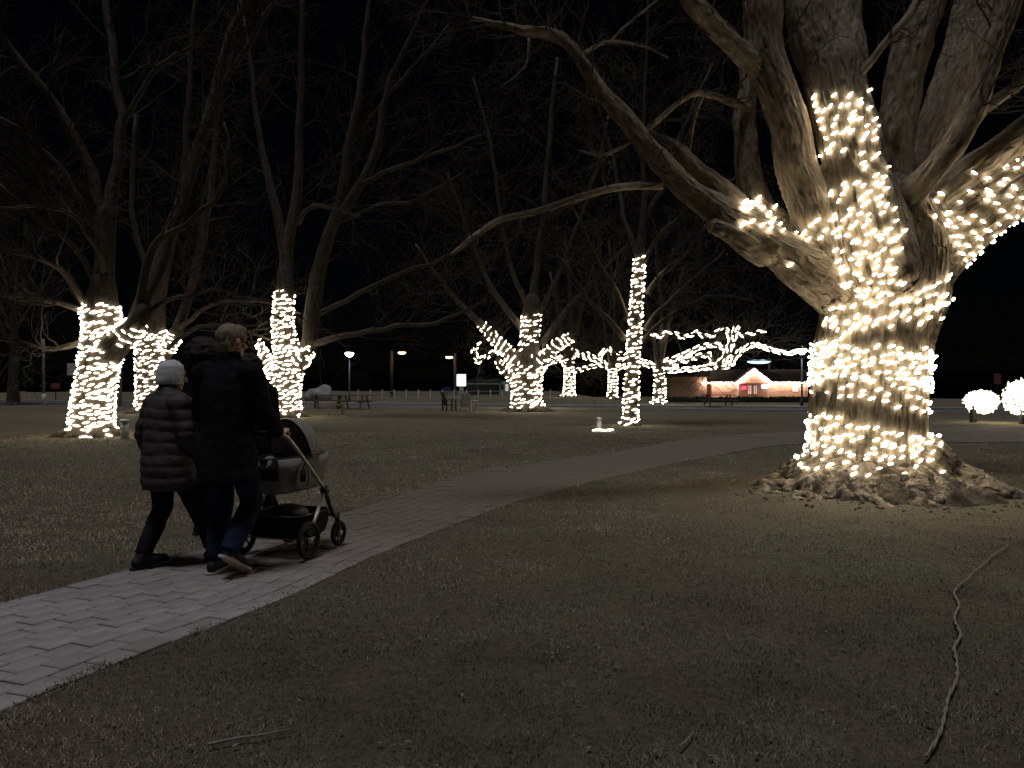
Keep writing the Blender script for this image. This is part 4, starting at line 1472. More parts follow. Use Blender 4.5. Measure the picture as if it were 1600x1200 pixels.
def person(label, loc, rz, cfg):
    root = thing('person', label, 'person', loc, rz)
    j = cfg
    vox = j.get('vox', .0075)
    H = MB()                                   # the body itself
    neck, hc = np.array(j['neck']), np.array(j['head'])
    pel, chest = np.array(j['pelvis']), np.array(j['chest'])
    hs = j.get('hs', 1.0)
    H.tube([pel - [0, 0, .06], pel + [0, 0, .05], (pel + chest) / 2, chest, chest + [0, 0, .10]], np.array([[.15, .105], [.155, .11], [.135, .10], [.165, .11], [.15, .085]]) * j['bw'], 16, ref=(1, 0, 0), round_cap=True)
    H.tube([chest + [0, 0, .08], neck, hc - [0, 0, .04]], [.075 * hs, .054 * hs, .052 * hs], 12, round_cap=True)
    W = head_parts(H, hc, j['yaw'], hs)
    for s in ('l', 'r'):
        sh, el, wr = [np.array(q, float) for q in j['arm_' + s]]
        H.tube(catmull([sh, (sh + el) / 2, el, (el + wr) / 2, wr], 3), np.interp(np.linspace(0, 1, 13), [0, .25, .5, .7, 1], np.array([.052, .046, .038, .038, .026]) * j['bw']), 12, round_cap=True)
        hd = j['hand_' + s]
        hand_parts(H, wr, hd[0], hd[1], hd[2], hd[3], j.get('handsc', 1.0))
        hp, kn, an, toe = [np.array(q, float) for q in j['leg_' + s]]
        H.tube([hp, (hp + kn) / 2, kn, (kn * .6 + an * .4), an], np.array([.085, .074, .054, .054, .036]) * j['bw'], 12, round_cap=True)
        H.tube([an - [0, 0, .02], an * .4 + toe * .6, toe], [.036, .034, .026], 10, round_cap=True)
    me = remesh(H, vox, 3)
    me.materials.append(M['skin'])
    body = link('body', me, None, root)
    # face
    for s in (-1, 1):
        e = MB(); e.ball(W(s * .030, .078, .006), .011 * hs, 8, 6)
        build('eye', e, M['eye'], body, local=True, smooth=True)
    e = MB(); e.tube([W(-.022, .078, -.066), W(0, .088, -.066), W(.022, .078, -.066)], np.array([.004, .007, .004]) * hs, 6, round_cap=True)
    build('mouth', e, M['lip'], body, local=True, smooth=True)
    # coat
    C = MB()
    hem = j['hem']
    prof = j['coat']                           # (z, half width, half depth, x shift, y shift)
    C.tube([(x, y, z) for z, a, b, x, y in prof], np.array([(a, b) for z, a, b, x, y in prof]), 22, ref=(1, 0, 0), cap=True)
    for s in ('l', 'r'):
        sh, el, wr = [np.array(q, float) for q in j['arm_' + s]]
        sr = j['sleeve']
        wr2 = wr + (el - wr) * .06
        C.tube(catmull([sh + (chest + [0, 0, .05] - sh) * .25, sh, (sh + el) / 2, el, (el + wr2) / 2, wr2], 3), np.interp(np.linspace(0, 1, 16), [0, .2, .45, .65, 1], np.array([.085, .088, .075, .07, .052]) * sr), 14, cap=True)
    C.tube([neck - [0, 0, .03], neck + [0, -.005, .045 * j.get('collar', 1)]], [.088, .076], 14, cap=True)
    me = remesh(C, .011, 3)
    v, n = coords(me), normals(me)
    if j.get('quilt'):
        q = np.abs(np.sin(math.pi * (v[:, 2] + .02 * fbm(v * 6, 2, 3)) / j['quilt']))
        v = v + n * ((np.power(q, .55) - .6) * .010 + .006 * fbm(v * 16, 2, 4))[:, None]
    else:
        v = v + n * (.016 * fbm(v * [7, 7, 4], 3, j['seed']) + .006 * fbm(v * 22, 2, j['seed'] + 9))[:, None]
    setco(me, v)
    me.materials.append(j['coat_mat'])
    link('coat', me, None, root)
    # trousers, shoes
    T = MB()
    T.tube([pel + [0, 0, .02], pel - [0, 0, .08]], np.array([[.165, .125], [.165, .125]]) * j['bw'], 16, ref=(1, 0, 0), round_cap=True)
    for s in ('l', 'r'):
        hp, kn, an, toe = [np.array(q, float) for q in j['leg_' + s]]
        an2 = an + (kn - an) * .06
        T.tube([hp, (hp + kn) / 2, kn, kn * .5 + an2 * .5, an2], np.array([.105, .094, .076, .072, .062]) * j['bw'] * j.get('tw', 1), 14, cap=True)
    me = remesh(T, .011, 3)
    v, n = coords(me), normals(me)
    setco(me, v + n * (.012 * fbm(v * [14, 14, 9], 3, j['seed'] + 3))[:, None])
    me.materials.append(j['leg_mat'])
    link('trousers', me, None, root)
    for s in ('l', 'r'):
        hp, kn, an, toe = [np.array(q, float) for q in j['leg_' + s]]
        dv = toe - an
        heel = j['heel_' + s]
        heel = np.array(heel, float)
        S = MB()
        ax = toe - heel
        L = np.linalg.norm(ax); ax = ax / L
        side = np.cross(ax, [0, 0, 1.]); side /= np.linalg.norm(side)
        upv = np.cross(side, ax)
        S.tube([heel + ax * .02 + upv * .05, heel + ax * .09 + upv * .052, heel + ax * L * .62 + upv * .045, toe - ax * .03 + upv * .035], np.array([[.038, .042], [.042, .045], [.05, .034], [.042, .024]]), 12, ref=side, round_cap=True)
        S.tube([heel + ax * .045 + upv * .06, an + (kn - an) * .04], [.042, .048], 12, round_cap=True)
        me = remesh(S, .009, 2)
        me.materials.append(j.get('shoe_mat', M['shoe']))
        so = link('shoe', me, None, root)
        B = MB()
        out = []
        for t, w in ((-.035, .012), (-.02, .030), (.03, .039), (.10, .037), (.17, .046), (L - .03, .047), (L + .005, .034), (L + .02, .012)):
            out.append((t, w))
        ring = [heel + ax * t + side * w for t, w in out] + [heel + ax * t - side * w for t, w in out[::-1]]
        m_ = len(ring)
        V = [p + upv * .002 for p in ring] + [p + upv * .02 for p in ring]
        B.add(V, [tuple(range(m_))[::-1], tuple(range(m_, 2 * m_))] + [(i, (i + 1) % m_, m_ + (i + 1) % m_, m_ + i) for i in range(m_)])
        build('sole', B, j.get('sole_mat', M['sole']), so, local=True)
    # hair / hat
    Hh = MB()
    R = rotz(j['yaw'])
    if j['hair'] == 'short':
        Hh.ball(W(0, -.030, .042), np.array([.086, .094, .090]) * hs, 20, 14, R)
        Hh.ball(W(0, -.058, -.012), np.array([.078, .058, .075]) * hs, 16, 10, R)
        Hh.ball(W(0, -.052, -.060), np.array([.062, .045, .050]) * hs, 16, 10, R)
        for s_ in (-1, 1):
            Hh.ball(W(s_ * .062, .022, .035), np.array([.026, .045, .055]) * hs, 12, 8, R)
        Hh.ball(W(0, .030, .086), np.array([.072, .062, .040]) * hs, 16, 10, R)
        me = remesh(Hh, .007, 1)
        v, n = coords(me), normals(me)
        v = v + n * (.009 * fbm(v * [45, 45, 18], 2, 4) + .005 * fbm(v * 13, 2, 8))[:, None]
        setco(me, v)
        me.materials.append(j['hair_mat'])
        link('hair', me, None, root)
    elif j['hair'] == 'big':
        rr = j['hair_r']
        Hh.ball(W(0, -.05, .03), np.array(rr), 20, 14, R)
        Hh.ball(W(0, -.07, -.09), np.array([rr[0] * .9, .08, .11]), 16, 10, R)
        me = remesh(Hh, .012, 1)
        v, n = coords(me), normals(me)
        setco(me, v + n * (.035 * fbm(v * 22, 3, j['seed']))[:, None])
        me.materials.append(j['hair_mat'])
        link('hair', me, None, root)
    elif j['hair'] == 'hat':
        Hh.tube([W(0, -.022, -.062), W(0, -.020, -.03), W(0, -.012, .03), W(0, -.01, .085), W(0, -.012, .118), W(0, -.014, .132)], np.array([[.088, .100], [.092, .106], [.090, .104], [.078, .092], [.050, .06], [.02, .024]]) * hs, 22, ref=R @ np.array([1., 0, 0]), cap=True)
        me = remesh(Hh, .008, 2)
        v, n = coords(me), normals(me)
        an_ = np.arctan2(v[:, 1] - hc[1], v[:, 0] - hc[0])
        setco(me, v + n * (.0035 * np.sin(an_ * 34) + .006 * fbm(v * 12, 2, 3))[:, None])
        me.materials.append(M['white_knit'])
        link('knit_hat', me, None, root)
        Hr = MB()
        Hr.ball(W(0, -.06, -.10), np.array([.078, .05, .075]) * hs, 14, 10, R)
        me = remesh(Hr, .01, 1)
        v, n = coords(me), normals(me)
        setco(me, v + n * (.012 * fbm(v * [40, 40, 12], 2, 3))[:, None])
        me.materials.append(M['hair_dark'])
        link('hair', me, None, root)
    return root

# walking frame: x right, y forward
MAN_RZ = -.30
person('man with short light brown hair in a black coat and jeans pushing the pushchair', (-2.06, 5.56, .03), MAN_RZ, dict(
    neck=(0, .02, 1.54), head=(.01, .045, 1.675), yaw=-.32, pelvis=(0, 0, .96), chest=(0, .015, 1.34), bw=1.08, hs=1.02, seed=3,
    arm_r=[(.20, 0, 1.45), (.27, .06, 1.15), (.25, .27, .995)], arm_l=[(-.20, 0, 1.45), (-.27, .06, 1.15), (-.11, .29, 1.0)],
    hand_r=((-.05, .75, .25), (.0, .3, -1), (-1, .2, 0), 55), hand_l=((.05, .75, .25), (0, .3, -1), (1, .2, 0), 55),
    leg_l=[(-.095, 0, .93), (-.10, .07, .50), (-.09, -.02, .085), (-.08, .17, .035)], heel_l=(-.09, -.07, 0.0),
    leg_r=[(.095, 0, .93), (.13, .11, .50), (.10, -.13, .17), (.13, .05, .02)], heel_r=(.09, -.17, .15),
    hem=.66, coat=[(.66, .235, .185, .01, .0), (.80, .225, .18, 0, 0), (.98, .205, .165, 0, 0), (1.15, .20, .15, 0, 0), (1.32, .215, .15, 0, .01), (1.43, .205, .125, 0, .01), (1.50, .125, .09, 0, .015), (1.54, .085, .08, 0, .02)],
    sleeve=1.05, coat_mat=M['black_cloth'], leg_mat=M['jeans'], hair='short', hair_mat=M['hair_brown'], vox=.0062, tw=1.02, collar=1.3))
person('woman in a white knit hat and a long dark quilted coat beside the man', (-2.60, 5.80, .03), -.62, dict(
    neck=(0, .015, 1.31), head=(.0, .035, 1.425), yaw=-.2, pelvis=(0, 0, .84), chest=(0, .01, 1.10), bw=.95, hs=.96, seed=5,
    arm_r=[(.16, 0, 1.23), (.23, .02, 1.0), (.18, .16, .84)], arm_l=[(-.16, 0, 1.23), (-.25, -.04, 1.0), (-.27, .02, .79)],
    hand_r=((-.2, .6, -.6), (-1, 0, 0), (0, 1, 0), 28), hand_l=((0, .25, -1), (1, 0, 0), (0, 1, 0), 22),
    leg_l=[(-.085, 0, .80), (-.07, .0, .43), (-.06, -.17, .085), (-.04, .02, .035)], heel_l=(-.06, -.22, 0.0),
    leg_r=[(.085, 0, .80), (.12, .16, .45), (.14, .30, .085), (.16, .48, .035)], heel_r=(.14, .24, 0.0),
    hem=.60, coat=[(.58, .215, .175, 0, .01), (.64, .225, .185, 0, .01), (.78, .215, .18, 0, 0), (.95, .195, .165, 0, 0), (1.08, .19, .155, 0, 0), (1.18, .19, .145, 0, 0), (1.25, .165, .115, 0, .005), (1.295, .11, .09, 0, .01), (1.33, .08, .08, 0, .015)],
    sleeve=1.05, coat_mat=M['puffer'], leg_mat=M['trousers'], hair='hat', quilt=.085, vox=.0062, tw=1.0, sole_mat=M['shoe']))
def companion(label, loc, rz, hair_mat, hair_r, seed, sc):
    return person(label, loc, rz, dict(
        neck=(0, .015, 1.44 * sc), head=(.0, .035, 1.57 * sc), yaw=.1, pelvis=(0, 0, .90 * sc), chest=(0, .01, 1.25 * sc), bw=1.0, hs=.97, seed=seed,
        arm_r=[(.18, 0, 1.36 * sc), (.24, .0, 1.08 * sc), (.22, .10, .86 * sc)], arm_l=[(-.18, 0, 1.36 * sc), (-.24, 0, 1.08 * sc), (-.22, .08, .86 * sc)],
        hand_r=((0, .3, -1), (-1, 0, 0), (0, 1, 0), 22), hand_l=((0, .3, -1), (1, 0, 0), (0, 1, 0), 22),
        leg_l=[(-.075, 0, .86 * sc), (-.02, .03, .46), (.03, -.10, .085), (.04, .08, .035)], heel_l=(.03, -.15, 0.0),
        leg_r=[(.085, 0, .86 * sc), (.12, .10, .46), (.13, .12, .085), (.14, .30, .035)], heel_r=(.13, .06, 0.0),
        hem=.6, coat=[(.70, .20, .17, 0, 0), (.85, .205, .17, 0, 0), (1.05 * sc, .19, .155, 0, 0), (1.25 * sc, .205, .15, 0, .0), (1.36 * sc, .19, .125, 0, .0), (1.42 * sc, .12, .09, 0, .01), (1.45 * sc, .085, .08, 0, .015)],
        sleeve=1.05, coat_mat=M['black_cloth'], leg_mat=M['trousers'], hair='big', hair_mat=hair_mat, hair_r=hair_r, vox=.009, sole_mat=M['shoe']))
companion('person in a dark coat with brown curly hair walking ahead past the man', (-2.40, 7.05, .03), -.3, M['hair_curl'], (.115, .12, .125), 6, .955)
companion('person with bushy black hair in a dark coat walking ahead between the couple', (-2.86, 7.15, .03), -.3, M['hair_dark'], (.18, .17, .165), 7, 1.03)

# ================================================================== pushchair
def pushchair():
    root = thing('pushchair', 'grey hooded pushchair with a silver frame pushed along the brick path', 'pushchair', (-1.87, 6.08, .033), -.325)
    def part(name, mb, m, parent=root, smooth=True):
        return build(name, mb, m, parent, local=True, smooth=smooth)
    def wheel(x, y, R, wname):
        w = MB(); w.ring((x, y, R), R - .02, .02, 'x', 30, 8)
        ty = part('wheel', w, M['rubber'])
        r = MB(); r.ring((x, y, R), R - .045, .007, 'x', 26, 6)
        rim = part('rim', r, M['black_plastic'], ty)
        for k in range(7):
            a = k * 2 * math.pi / 7
            sp = MB()
            sp.tube([(x, y + .02 * math.cos(a), R + .02 * math.sin(a)), (x, y + (R - .045) * math.cos(a), R + (R - .045) * math.sin(a))], [.010, .006], 6)
            part('spoke', sp, M['black_plastic'], ty)
        h = MB(); h.tube([(x - .028, y, R), (x + .028, y, R)], .024, 12, cap=True)
        part('hub', h, M['alu'], ty)
    for s in (-1, 1):
        wheel(s * .30, 0, .148, 'rear')
        wheel(s * .25, .52, .108, 'front')
        t = MB()                                 # handle tube down to the hinge
        t.tube(catmull([(s * .215, -.32, 1.0), (s * .235, -.26, .995), (s * .25, -.16, .93), (s * .262, .06, .72), (s * .27, .28, .505)], 5), .0145, 10, cap=True)
        part('handle_tube', t, M['alu'])
        t = MB()
        t.tube([(s * .27, .28, .505), (s * .285, .10, .28), (s * .288, 0, .15)], .0145, 10, cap=True)
        part('rear_leg', t, M['alu'])
        t = MB()
        t.tube(catmull([(s * .268, .285, .50), (s * .262, .37, .36), (s * .255, .44, .27), (s * .25, .50, .255)], 4), .018, 10, cap=True)
        t.tube([(s * .25, .50, .29), (s * .25, .505, .21), (s * .25, .52, .12)], [.024, .022, .018], 8, cap=True)
        part('front_leg', t, M['black_plastic'])
        h = MB(); h.tube([(s * .27 - .022, .28, .505), (s * .27 + .022, .28, .505)], .036, 14, cap=True)
        part('hinge', h, M['black_plastic'])
        f = MB(); f.tube([(s * .25, .52, .108), (s * .25 - s * .0, .50, .21)], .012, 8)
        part('fork', f, M['black_plastic'])
        st = MB(); st.tube([(s * .262, .06, .72), (s * .24, .10, .60), (s * .20, .14, .56)], .011, 8)
        part('seat_mount', st, M['alu'])
    b = MB()
    b.tube(catmull([(-.215, -.32, 1.0), (-.20, -.345, 1.0), (-.12, -.355, 1.0), (.12, -.355, 1.0), (.20, -.345, 1.0), (.215, -.32, 1.0)], 4), .018, 10, cap=True)
    part('handlebar', b, M['black_plastic'])
    b = MB(); b.tube([(-.30, 0, .148), (.30, 0, .148)], .012, 8)
    part('axle', b, M['alu'])
    b = MB(); b.tube([(-.25, .47, .27), (.25, .47, .27)], .014, 8)
    part('front_bar', b, M['black_plastic'])
    # storage basket
    b = MB()
    rings = []
    for z, sx, y0, y1 in ((.13, .20, .02, .36), (.17, .235, -.04, .40), (.24, .25, -.07, .42), (.33, .255, -.09, .42)):
        c = .06
        rings.append([(sx, y0 + c, z), (sx, y1 - c, z), (sx - c, y1, z), (-sx + c, y1, z), (-sx, y1 - c, z), (-sx, y0 + c, z), (-sx + c, y0, z), (sx - c, y0, z)])
    v = [q for r_ in rings for q in r_]
    f = [tuple(range(8))[::-1]] + [(i * 8 + k, i * 8 + (k + 1) % 8, i * 8 + 8 + (k + 1) % 8, i * 8 + 8 + k) for i in range(3) for k in range(8)]
    b.add(v, f)
    part('basket', b, M['dark_fabric'])
    b = MB()
    b.tube([(.255, -.03, .335), (.255, .36, .335), (.2, .42, .335), (-.2, .42, .335), (-.255, .36, .335), (-.255, -.03, .335), (-.2, -.09, .335), (.2, -.09, .335), (.255, -.03, .335)], .008, 6)
    part('basket_rim', b, M['black_plastic'])
    b = MB(); b.ball((.02, .15, .33), (.16, .14, .07), 14, 10)
    part('blanket', b, M['grey_fabric'])
    # carrycot
    b = MB()
    def rr(z, hx, y0, y1):
        return [((y0 + y1) / 2, (y1 - y0) / 2, hx, z)]
    V, Fc = [], []
    n = 28
    lv = [(.50, .10, .30), (.52, .135, .33), (.60, .155, .355), (.70, .168, .375), (.78, .175, .385), (.78, .16, .37), (.66, .145, .35)]
    for z, hx, hy in lv:
        for k in range(n):
            a = 2 * math.pi * k / n
            ca, sa = math.cos(a), math.sin(a)
            e = .6
            V.append((hx * math.copysign(abs(ca) ** e, ca), .22 + hy * math.copysign(abs(sa) ** e, sa), z))
    for i in range(len(lv) - 1):
        for k in range(n):
            Fc.append((i * n + k, i * n + (k + 1) % n, (i + 1) * n + (k + 1) % n, (i + 1) * n + k))
    Fc.append(tuple(range(n))[::-1])
    Fc.append(tuple(range((len(lv) - 1) * n, len(lv) * n)))
    b.add(V, Fc)
    cot = part('carrycot', b, M['grey_fabric'])
    b = MB()
    b.tube([(.178 * math.cos(a), .22 + .388 * math.sin(a), .785) for a in np.linspace(0, 2 * math.pi, 30)], .009, 6)
    part('rim', b, M['black_plastic'], cot)
    b = MB()
    b.tube([(-.17, -.06, .60), (-.17, -.17, .78)], .02, 6, cap=True)
    b.box((0, -.145, .70), (.24, .02, .16))
    part('apron', b, M['dark_fabric'], cot)
    # hood opening towards the handle
    b = MB()
    na, nb = 18, 18
    def hood(th, rx, rt):
        return [[(rx * math.cos(bb), .20 + rt * math.sin(bb) * math.sin(a), .78 + rt * math.sin(bb) * math.cos(a) * .98) for bb in np.linspace(0, math.pi, nb)] for a in th]
    th = np.radians(np.linspace(-14, 100, na))
    for (rx, rt, flip) in ((.19, .315, 0), (.182, .305, 1)):
        g = hood(th, rx, rt)
        for i, a in enumerate(th):
            k = 1 + .018 * math.cos(i * math.pi * .5)
            g[i] = [(x * k, .20 + (y - .20) * k, .78 + (z - .78) * k) for x, y, z in g[i]]
        V = [q for r_ in g for q in r_]
        Fc = [(i * nb + k, i * nb + k + 1, (i + 1) * nb + k + 1, (i + 1) * nb + k) for i in range(na - 1) for k in range(nb - 1)]
        b.add(V, [q[::-1] if flip else q for q in Fc])
    part('hood', b, M['grey_fabric'])
    b = MB()
    g = hood([math.radians(-14)], .19, .314)[0]
    b.tube(g, .010, 6)
    part('hood_edge', b, M['dark_fabric'])
    b = MB()
    b.tube([(.19, .18, .80), (.20, .10, .74), (.195, .07, .66)], .008, 6)
    b.box((.20, .075, .64), (.02, .05, .10))
    part('strap', b, M['dark_fabric'])
    b = MB(); b.box((.04, -.34, .80), (.06, .012, .03), rotz(.3))
    part('tag', b, M['paint_white'])
    b = MB(); b.tube([(.04, -.35, 1.0), (.035, -.35, .9), (.04, -.345, .815)], .004, 5)
    part('tag_cord', b, M['dark_fabric'])
pushchair()

# ================================================================== street lamps, signs, benches
def street_lamp(label, px, top_y, base_y, d, warm=False, seed=0):
    b = P(px, base_y, d)
    zt = P(px, top_y, d)[2]
    z0 = gz1(b[0], d)
    root = thing('street_lamp', label, 'street lamp', (b[0], d, z0), 0, 'post-top street lamps')
    h = zt - z0
    m = MB(); m.tube([(0, 0, -.05), (0, 0, .35), (0, 0, .4), (0, 0, h - .35)], [.11, .10, .065, .05], 10, cap=True)
    build('post', m, M['darkmetal'], root, local=True, smooth=True)
    m = MB(); m.tube([(0, 0, h - .37), (0, 0, h - .30), (0, 0, h - .22)], [.06, .13, .10], 12, cap=True)
    build('collar', m, M['darkmetal'], root, local=True, smooth=True)
    m = MB(); m.tube([(0, 0, h - .21), (0, 0, h - .10), (0, 0, h + .04), (0, 0, h + .10)], [.12, .25, .34, .22], 16, cap=True)
    build('lantern', m, M['white_lamp'], root, local=True, smooth=True)
    m = MB(); m.tube([(0, 0, h + .11), (0, 0, h + .17), (0, 0, h + .24)], [.36, .24, .05], 16, cap=True)
    build('cap', m, M['darkmetal'], root, local=True, smooth=True)
street_lamp('white street lamp on a dark post beside the pale boulder', 546, 553, 628, 58)
street_lamp('white street lamp glowing just beside the massive rooted tree', 1253, 548, 634, 48)

def pole_light(label, px, lx, ly, d, base_y, top_y, mlamp='warm_lamp', size=(.42, .25, .15)):
    b = P(px, base_y, d)
    z0 = gz1(b[0], d)
    root = thing('utility_pole', label, 'utility pole', (b[0], d, z0), 0, 'lit poles across the road')
    l = P(lx, ly, d) - np.array([b[0], d, z0])
    top = P(px, top_y, d)[2] - z0
    m = MB(); m.tube([(0, 0, -.1), (0, 0, max(top, l[2] + .2))], [.19, .14], 10, cap=True)
    build('pole', m, M['wood'], root, local=True, smooth=True)
    m = MB(); m.tube([(0, 0, l[2] - .25), (l[0] * .5, 0, l[2] + .05), (l[0], 0, l[2] + .1)], .04, 6, cap=True)
    build('arm', m, M['darkmetal'], root, local=True, smooth=True)
    m = MB(); m.ball((l[0], 0, l[2] - .02), size, 12, 8)
    build('lamp', m, M[mlamp], root, local=True, smooth=True)
    m = MB(); m.ball((l[0], 0, l[2] + .12), (size[0] * 1.1, size[1] * 1.1, .1), 12, 8)
    build('housing', m, M['darkmetal'], root, local=True, smooth=True)
pole_light('wooden pole with a warm light leaning out on a short arm', 612, 628, 551, 82, 620, 556)
pole_light('wooden pole with a warm light next to the glowing white sign', 711, 702, 558, 88, 620, 552)
pole_light('tall pole with a long bluish light behind the roof of the roadside house', 1202, 1186, 565, 112, 620, 560, 'sign_blue', (1.75, .35, .30))

def lit_sign():
    d = 84
    p = P(721, 620, d)
    root = thing('lit_sign', 'glowing white box sign on a short pedestal across the road', 'sign', (p[0], d, gz1(p[0], d)))
    z0 = root.location.z
    zc = P(721, 594, d)[2] - z0
    m = MB(); m.box((0, 0, zc), (.95, .22, 1.25))
    build('face', m, M['sign_lit'], root, local=True)
    m = MB()
    for s in (-1, 1):
        m.box((s * .5, 0, zc), (.05, .26, 1.33))
        m.box((0, 0, zc + s * .655), (1.05, .26, .05))
    build('frame', m, M['darkmetal'], root, local=True)
    m = MB(); m.box((0, 0, (zc - .68) / 2), (.45, .2, zc - .68))
    build('pedestal', m, M['paint_white'], root, local=True)
    m = MB(); m.box((-1.6, .2, .75), (.9, .12, .6)); m.box((-1.6, .2, .22), (.08, .08, .46))
    o = build('board_sign', m, mat('blue_board', (.03, .04, .2), .5), None)
    o.location = (p[0], d, z0)
    tag(o, 'small dark blue board beside the glowing white sign', 'sign')
lit_sign()

def boulder():
    d = 62
    p = P(498, 620, d)
    mb = MB()
    mb.ball((0, 0, .45), (1.15, .7, .62), 14, 10)
    mb.ball((.45, .1, .8), (.62, .55, .62), 12, 8)
    mb.ball((-.6, 0, .35), (.6, .55, .5), 12, 8)
    me = remesh(mb, .09, 2)
    v, n = coords(me), normals(me)
    setco(me, v + n * (.16 * fbm(v * 1.4, 3, 2))[:, None])
    o = link('boulder', me, M['stone'])
    o.location = (p[0], d, gz1(p[0], d))
    tag(o, 'big pale boulder with a sloping top beside the street lamp', 'boulder')
boulder()

def picnic_table(label, px, d, rz=0, group='picnic tables on the lawn'):
    x = (px - 800) / F * d
    root = thing('picnic_table', label, 'picnic table', (x, d, gz1(x, d)), rz, group)
    for k in range(5):
        m = MB(); m.box((0, -.3 + k * .15, .74), (1.8, .14, .04))
        build('plank', m, M['wood'], root, local=True)
    for s in (-1, 1):
        for k in (0, 1):
            m = MB(); m.box((0, s * (.62 + .15 * k), .44), (1.8, .14, .04))
            build('seat_plank', m, M['wood'], root, local=True)
        m = MB()
        m.tube([(s * .65, -.55, 0), (s * .65, -.2, .72)], .05, 4); m.tube([(s * .65, .55, 0), (s * .65, .2, .72)], .05, 4)
        m.box((s * .65, 0, .40), (.05, 1.5, .09))
        build('leg_frame', m, M['wood'], root, local=True)
picnic_table('wooden picnic table on the lawn below the boulder', 512, 44, .4)
picnic_table('wooden picnic table on the lawn below the white street lamp', 553, 42, -.3)
picnic_table('wooden picnic table in front of the roadside house hedge', 1122, 45, .1)

def bench(label, px, d, w, m_, rz):
    x = (px - 800) / F * d
    root = thing('bench', label, 'bench', (x, d, gz1(x, d)), rz, 'small benches on the lawn')
    for k in range(3):
        m = MB(); m.box((0, -.14 + .14 * k, .44), (w, .12, .05))
        build('slat', m, M[m_], root, local=True)
    for s in (-1, 1):
        m = MB(); m.box((s * w * .36, 0, .21), (.09, .36, .415))
        build('leg', m, M[m_], root, local=True)
bench('low pale bench on the lit lawn behind the pushchair hood', 524, 34.5, .85, 'wood', .2)

def chair(label, px, d, m_, rz):
    x = (px - 800) / F * d
    root = thing('garden_chair', label, 'chair', (x, d, gz1(x, d)), rz, 'garden chairs on the lawn')
    for k in range(4):
        m = MB(); m.box((-.21 + .14 * k, .24 + .0 * k, .62), (.12, .03, .72), np.array(Matrix.Rotation(-.3, 3, 'X')))
        build('back_slat', m, M[m_], root, local=True)
    for k in range(3):
        m = MB(); m.box((0, -.22 + .14 * k, .34), (.54, .12, .03))
        build('seat_slat', m, M[m_], root, local=True)
    for s in (-1, 1):
        m = MB(); m.box((s * .31, -.05, .58), (.11, .66, .03))
        build('arm', m, M[m_], root, local=True)
        for y in (-.28, .22):
            m = MB(); m.box((s * .30, y, .28), (.06, .07, .56))
            build('leg', m, M[m_], root, local=True)
chair('pale slatted garden chair on the lawn facing away from the stout tree', 732, 38, 'concrete', 2.6)
chair('dark slatted garden chair next to the pale garden chair', 701, 39.5, 'darkmetal', 2.0)

def bollard(label, px, d, w, h):
    x = (px - 800) / F * d
    root = thing('bollard', label, 'bollard', (x, d, gz1(x, d)), 0, 'short white power posts')
    m = MB(); m.tube([(0, 0, -.05), (0, 0, h * .86)], [w * .44, w * .44], 14, cap=True)
    build('shaft', m, M['paint_white'], root, local=True, smooth=True)
    m = MB(); m.tube([(0, 0, h * .86), (0, 0, h * .88), (0, 0, h * .96), (0, 0, h)], [w * .5, w * .54, w * .52, w * .3], 14, cap=True)
    build('cap', m, M['paint_white'], root, local=True, smooth=True)
    m = MB(); m.box((0, -w * .45, h * .5), (w * .4, .03, h * .3))
    build('socket_cover', m, M['paint_white'], root, local=True)
bollard('short white power bollard next to the leaning lit tree', 195, 19.2, .21, .50)
bollard('short white power bollard with a few bulbs at its foot near the slim tree', 936, 22.8, .17, .40)
A = []
for k in range(8):
    x = (929 + k * 3.6 - 800) / F * 22.3
    A.append((np.array([x, 22.3 + .1 * math.sin(k), gz1(x, 22.3) + .02]), np.array([0, -.3, .95]), np.array([1., 0, 0])))
light_string('few loose warm white bulbs lying on the grass at a short bollard', A, bm_mid, .03, 20, seed=41, tilt=5)

# sign plates, posts and low fence on the far left
def post_sign(name, label, px, py, d, w, h, m_, post=True):
    x = (px - 800) / F * d
    z0 = gz1(x, d)
    root = thing(name, label, 'sign', (x, d, z0))
    zc = P(px, py, d)[2] - z0
    m = MB(); m.box((0, -.04, zc), (w, .03, h))
    build('plate', m, M[m_], root, local=True)
    m = MB(); m.tube([(0, 0, -.1), (0, 0, zc + h * .4)], .04, 8, cap=True)
    build('post', m, M['darkmetal'], root, local=True)
post_sign('road_sign', 'pale upright sign plate beside the leaning lit tree', 112, 577, 58, .62, .9, 'paint_white')
post_sign('road_sign', 'small red sign plate by the roadside', 87, 603, 60, .7, .45, 'red_paint')
post_sign('road_sign', 'pinkish sign plate beyond the ball of lights', 1558, 592, 55, .5, .75, 'red_paint')
def marker(px, d, h, label):
    x = (px - 800) / F * d
    m = MB(); m.tube([(0, 0, -.1), (0, 0, h * .93), (0, 0, h)], [.14, .13, .07], 10, cap=True)
    o = build('marker_post', m, M['paint_white'], None, smooth=True)
    o.location = (x, d, gz1(x, d))
    tag(o, label, 'post', 'pale roadside marker posts')
for px, d, lab in ((29, 52, 'pale stubby marker post farthest from the leaning lit tree'), (69, 50, 'pale stubby marker post at the foot of the thin pole'), (132, 52, 'pale stubby marker post below the pale upright sign plate')):
    marker(px, d, .75, lab)
for px, ty, d in ((68, 530, 52), (188, 500, 48)):
    x = (px - 800) / F * d
    m = MB(); m.tube([(0, 0, -.1), (0, 0, P(px, ty, d)[2])], [.11, .08], 8, cap=True)
    o = build('flag_pole', m, M['concrete'], None, smooth=True)
    o.location = (x, d, gz1(x, d))
    tag(o, 'thin bare pole ' + ('near the small red sign' if px < 100 else 'behind the leaning lit tree'), 'pole')

